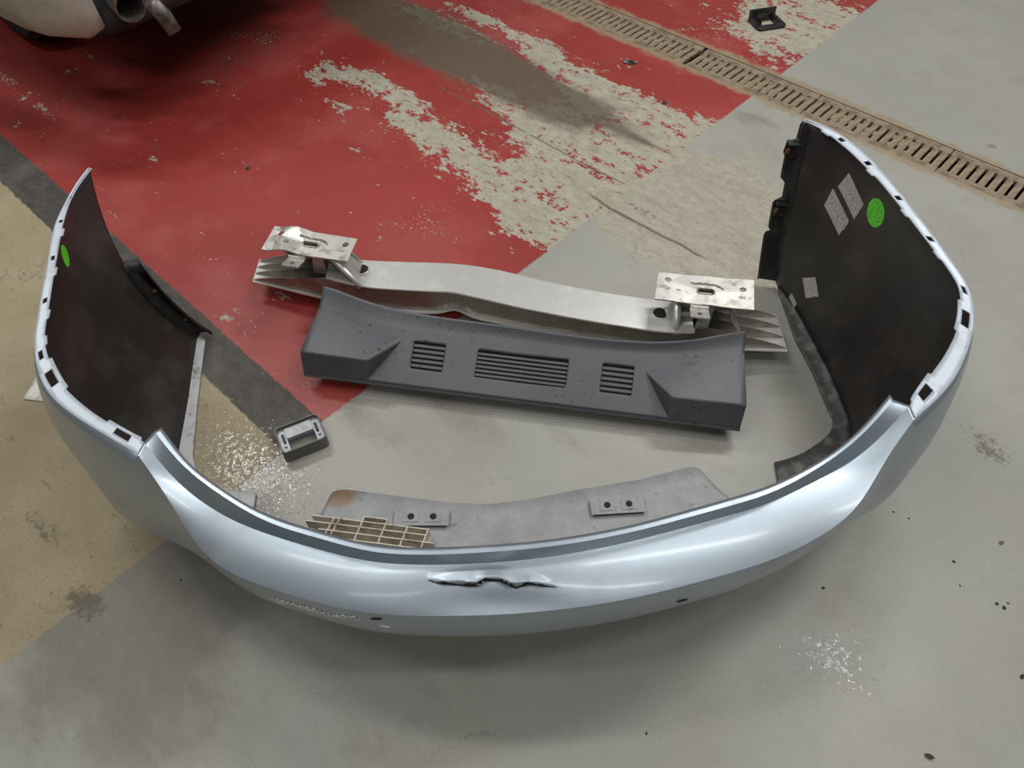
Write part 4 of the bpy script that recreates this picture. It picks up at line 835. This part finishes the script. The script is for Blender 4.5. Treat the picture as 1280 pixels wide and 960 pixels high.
# ---------------------------------------------------------------- paper, grit, leaf
def rock(name, p, s, mt, lab, cat, group=None, flat=.6, seed=0, ang=0.):
    r = random.Random(seed); bm = bmesh.new(); bmesh.ops.create_icosphere(bm, subdivisions=2, radius=1)
    for v in bm.verts:
        v.co *= 1+r.uniform(-.22, .22); v.co.x *= s[0]; v.co.y *= s[1]; v.co.z = max(v.co.z, -.5)*s[1]*flat
    zmin = min(v.co.z for v in bm.verts)
    for v in bm.verts: v.co.z -= zmin
    bm.transform(RZ(ang)); o = bm_obj(name, bm, M[mt]); o.location = p; tag(o, lab, cat, group)
for i, (p, s, mt, lab) in enumerate([
    ((1.0243, 0.5718, 0.0000), (.0035, .0033), 'stone', 'round dark pebble left of its twin near the right edge'),
    ((1.0360, 0.5632, 0.0000), (.0042, .004), 'stone', 'larger dark pebble of the pair near the right edge'),
    ((1.0487, 0.5736, 0.0000), (.003, .0026), 'leaf', 'tiny brown crumb right above the dark pebble pair'),
    ((0.9684, 0.6671, 0.0000), (.0022, .0038), 'stone', 'small black chip on grey floor above the pebble pair'),
    ((0.9618, 0.6123, 0.0000), (.0024, .0016), 'stone', 'tiny black speck between the chip and the pebble pair'),
    ((0.6667, 0.6069, 0.0000), (.004, .0028), 'stone', 'black crumb beside the bumper shadow on the right'),
    ((0.2555, 0.3195, 0.0000), (.0028, .0022), 'stone', 'black speck on the floor near the bottom edge'),
    ((0.8757, 0.7881, 0.0000), (.003, .002), 'stone', 'dark crumb right of the bumper, upper of two'),
    ((0.9052, 0.7718, 0.0000), (.0025, .002), 'stone', 'dark crumb right of the bumper, lower of two'),
    ((1.0148, 0.4236, 0.0000), (.004, .006), 'stone', 'black clod cut by the right picture edge'),
    ((-0.8923, 2.0787, 0.0000), (.009, .007), 'stone', 'black blob on the red floor beside the left bumper tip'),
    ((0.5678, 2.4781, 0.0000), (.014, .008), 'stone', 'flat dark pebble on worn concrete near the red edge'),
    ((0.1838, 0.8465, 0.0000), (.007, .003), 'stone', 'black chip at the far edge of the grey valance'),
    ((-0.7146, 0.6249, 0.0000), (.003, .002), 'stone', 'black crumb in the shadow left of the bumper front')]):
    rock('floor_grit', p, s, mt, lab, 'grit', 'crumbs on the floor', seed=i, ang=i*1.3)
rock('black_clip', (0.4652, 2.7632, 0.0000), (.026, .010), 'gloss', 'small broken black plastic clip on red floor before the drain', 'plastic clip', flat=.7, seed=40, ang=-.35)
# leaves: thin curled sheets
def leaf(p, L, w_, ang, mt, lab):
    V = []; n = 8
    for i in range(n+1):
        t = i/n; ww = w_*math.sin(math.pi*min(max(t, .04), .97))**.7
        for j in (-1, -.5, 0, .5, 1): V.append((L*(t-.5), ww*j, .0015+.0022*abs(j)+.002*t*t))
    o = mesh('dry_leaf', V, grid_faces(n+1, 5), M[mt], None, True); o.location = p; o.rotation_euler = (0, 0, ang); tag(o, lab, 'leaf', 'leaf scraps')
    mo = o.modifiers.new('thickness', 'SOLIDIFY'); mo.thickness = .0008
leaf((0.7782, 0.2796, 0.0000), .0165, .0045, -.45, 'stone', 'dark shrivelled leaf at the lower right of the grey floor')
leaf((1.0899, 0.7107, 0.0000), .010, .004, .3, 'leaf', 'tiny brown leaf scrap near the right edge')
# folded paper under the left wing
def paper():
    c = Vector((-1.2180, 1.1384, 0.0000)); V = []; n = 7
    for i in range(n+1):
        for j in range(5):
            a, b = i/n, j/4; V.append((-.035+.085*a+.01*b, -.03+.07*b-.012*a, .003+.006*b*b+.004*math.sin(a*5)*b))
    o = mesh('paper_scrap', V, grid_faces(n+1, 5), M['paper'], None, True); o.location = c; tag(o, 'white folded paper scrap peeping out under the left bumper wing', 'paper')
    mo = o.modifiers.new('thickness', 'SOLIDIFY'); mo.thickness = .0008
paper()

# ---------------------------------------------------------------- water drops
def drops():
    V, F = [], []; r = random.Random(5)
    def cap(x, y, s):
        b = len(V); h = s*.38; V.append((x, y, h)); a0 = r.random(); e = r.uniform(.6, 1.5)
        for rr, hh in ((.45, .84), (.8, .42), (1, .0)):
            for k_ in range(8): V.append((x+s*rr*e*math.cos(a0+k_*math.pi/4), y+s*rr/e*math.sin(a0+k_*math.pi/4), h*hh))
        for k_ in range(8):
            n = (k_+1) % 8; F.append((b, b+1+k_, b+1+n))
            for q in (0, 1): F.append((b+1+q*8+k_, b+9+q*8+k_, b+9+q*8+n, b+1+q*8+n))
    for (p, rx, ry, n, smax) in [((0.6625, 0.4609), 0.060, 0.035, 170, 0.0024), ((0.6346, 0.4174), 0.050, 0.030, 90, 0.0020), ((-0.5772, 0.8723), 0.060, 0.045, 420, 0.0032), ((-0.6639, 0.9619), 0.080, 0.060, 160, 0.0026), ((-1.0307, 1.1859), 0.160, 0.120, 90, 0.0022), ((-0.6941, 1.1859), 0.050, 0.050, 160, 0.0024), ((-0.9223, 0.5981), 0.120, 0.080, 70, 0.0020), ((-0.4957, 0.7881), 0.050, 0.030, 80, 0.0030), ((0.5274, 1.3260), 0.020, 0.020, 1, 0.0010)]:
        for _ in range(n):
            cap(p[0]+r.gauss(0, rx), p[1]+r.gauss(0, ry), r.uniform(.0008, smax))
    o = mesh('water_drops', V, F, M['water'], None, True); tag(o, 'scattered water drops glinting on the floor', 'water', kind='stuff')
drops()

# ---------------------------------------------------------------- car standing behind
def build_car():
    def Wc(a, b, z): return W(-2.50-b, .76+a, z)      # a across the car, b forward from its tail
    root = empty('parked_car', Wc(.87, 2.2, 0), 'dirty white car parked at the top left, only its lower bumper and exhaust in view', 'car')
    pr = [Vector(p) for p in [(-2.9736, 3.1594, 0.4200), (-2.3980, 2.8201, 0.4000), (-1.9332, 2.5420, 0.3800), (-1.6564, 2.3787, 0.3650), (-1.5533, 2.3100, 0.3600), (-1.4653, 2.2739, 0.3550), (-1.3336, 2.2588, 0.3550), (-1.2892, 2.3048, 0.3600)]]
    n = len(pr); V = []; ce = Vector(Wc(.87, 1.2, 0))
    for p in pr:
        out = Vector((p.x-ce.x, p.y-ce.y, 0)).normalized()
        for t, (o_, h) in enumerate(((-.06, .012), (-.012, .0), (0, .012), (.014, .07), (.022, .14), (.025, .22), (.02, .30), (.0, .36), (-.04, .40))): V.append(p+out*o_+Vector((0, 0, h)))
    o = mesh('rear_bumper', V, grid_faces(n, 9), M['carpaint'], root, True); mo = o.modifiers.new('thickness', 'SOLIDIFY'); mo.thickness = .006
    V = [Vector(V[(n-1)*9+t]) for t in range(9)]; V += [p+Vector(Wc(.02, .2, 0))-Vector(Wc(0, 0, 0))+Vector((0, 0, .01)) for p in V]
    mesh('cutout_edge', V, [(t, t+1, t+10, t+9) for t in range(8)], M['carunder'], root)
    bm = bmesh.new(); c = Vector((-1.1726, 2.2826, 0.4400)); d = (Vector(Wc(.12, 1, 0))-Vector(Wc(0, 0, 0))).normalized()
    def ringtube(bm, c, d, r0, r1, L):
        u_ = d.orthogonal().normalized(); w_ = d.cross(u_); R_ = []
        for (r_, s_) in ((r0, L), (r0, 0), (r1, 0), (r1, L)): R_.append([bm.verts.new(c+d*s_+(u_*math.cos(a*math.pi/12)+w_*math.sin(a*math.pi/12))*r_) for a in range(24)])
        for A, B in zip(R_, R_[1:]):
            for a in range(24): bm.faces.new((A[a], A[(a+1) % 24], B[(a+1) % 24], B[a]))
    ringtube(bm, c, d, .046, .040, .45); bm_obj('exhaust_pipe', bm, M['exhaust'], root, True, 40)
    bm = bmesh.new(); bmesh.ops.create_cone(bm, cap_ends=True, segments=24, radius1=.041, radius2=.041, depth=.01, matrix=Matrix.Translation(c+d*.10) @ d.to_track_quat('Z', 'Y').to_matrix().to_4x4()); bm_obj('pipe_bore', bm, M['carunder'], root)
    bm = bmesh.new(); tube(bm, [(-1.0721, 2.2216, 0.4800), (-1.0629, 2.2475, 0.4300), (-1.0381, 2.2292, 0.3900)], [.022, .025, .022], 12); bm_obj('exhaust_hanger', bm, M['exhaust'], root, True)
    # dark valance edge running away behind the pipe
    lo = [Vector(p) for p in ((-1.3326, 2.2636, 0.3500), (-1.2429, 2.2850, 0.3520), (-1.1864, 2.3358, 0.3550), (-1.1126, 2.4163, 0.3600), (-1.0249, 2.4951, 0.3700), (-0.8720, 2.7321, 0.3800), (-0.6703, 3.0798, 0.3800))]
    bk = Vector(Wc(0, .16, 0))-Vector(Wc(0, 0, 0)); V = []
    for p in lo: V += [p+bk*.6+Vector((0, 0, .13)), p+bk*.25+Vector((0, 0, .05)), p+bk*.12, p+bk*.5-Vector((0, 0, -.01)), p+bk*1.6+Vector((0, 0, .04))]
    o = mesh('rear_valance', V, grid_faces(len(lo), 5), M['carunder'], root, True); mo = o.modifiers.new('thickness', 'SOLIDIFY'); mo.thickness = .004
    def loft(nm, secs, mt):
        V = []; m = len(secs[0]); F = []
        for s_ in secs: V += [Wc(*q) for q in s_]
        for i in range(len(secs)-1):
            for j in range(m): F.append((i*m+j, i*m+(j+1) % m, (i+1)*m+(j+1) % m, (i+1)*m+j))
        F += [tuple(range(m))[::-1], tuple(range((len(secs)-1)*m, len(secs)*m))]
        return mesh(nm, V, F, mt, root, True, angle=35)
    def sec(y, x0, x1, z0, z1, r=.12):
        p = []
        for cx, cz, a0 in ((x1-r, z1-r, 0), (x0+r, z1-r, 90), (x0+r, z0+r*.4, 180), (x1-r, z0+r*.4, 270)):
            for i in range(5):
                a = math.radians(a0+22.5*i); p.append((cx+r*math.cos(a), y, cz+(r if a0 < 180 else r*.4)*math.sin(a)))
        return p
    X0, X1 = 0, 1.76
    loft('underbody', [sec(.20, X0+.12, X1-.1, .42, .6, .05), sec(.8, X0+.1, X1-.1, .34, .6, .05), sec(4.1, X0+.1, X1-.1, .32, .6, .05)], M['carunder'])
    loft('body', [sec(.10, X0+.12, X1-.12, .66, 1.0), sec(.3, X0+.03, X1-.03, .62, 1.1), sec(1.0, X0, X1, .48, 1.12), sec(3.2, X0, X1, .48, 1.1), sec(4.2, X0+.1, X1-.1, .5, .95)], M['carpaint'])
    loft('cabin', [sec(.4, X0+.16, X1-.16, 1.0, 1.14, .05), sec(.8, X0+.22, X1-.22, 1.0, 1.62, .1), sec(2.2, X0+.22, X1-.22, 1.0, 1.64, .1), sec(3.1, X0+.16, X1-.16, 1.0, 1.14, .05)], M['glass'])
    for x in (X0+.14, X1-.14):
        for y in (1.0, 3.5):
            bm = bmesh.new(); R_ = []
            for (r_, s_) in ((.20, -.09), (.30, -.105), (.325, -.08), (.325, .08), (.30, .105), (.20, .09)): R_.append([bm.verts.new(Wc(x+s_, y+r_*math.cos(a*math.pi/16), .325+r_*math.sin(a*math.pi/16))) for a in range(32)])
            for A, B in zip(R_, R_[1:]):
                for a in range(32): bm.faces.new((A[a], A[(a+1) % 32], B[(a+1) % 32], B[a]))
            bm.faces.new(R_[0]); bm.faces.new(R_[-1]); bm_obj('wheel', bm, M['tyre'], root, True, 40)
build_car()
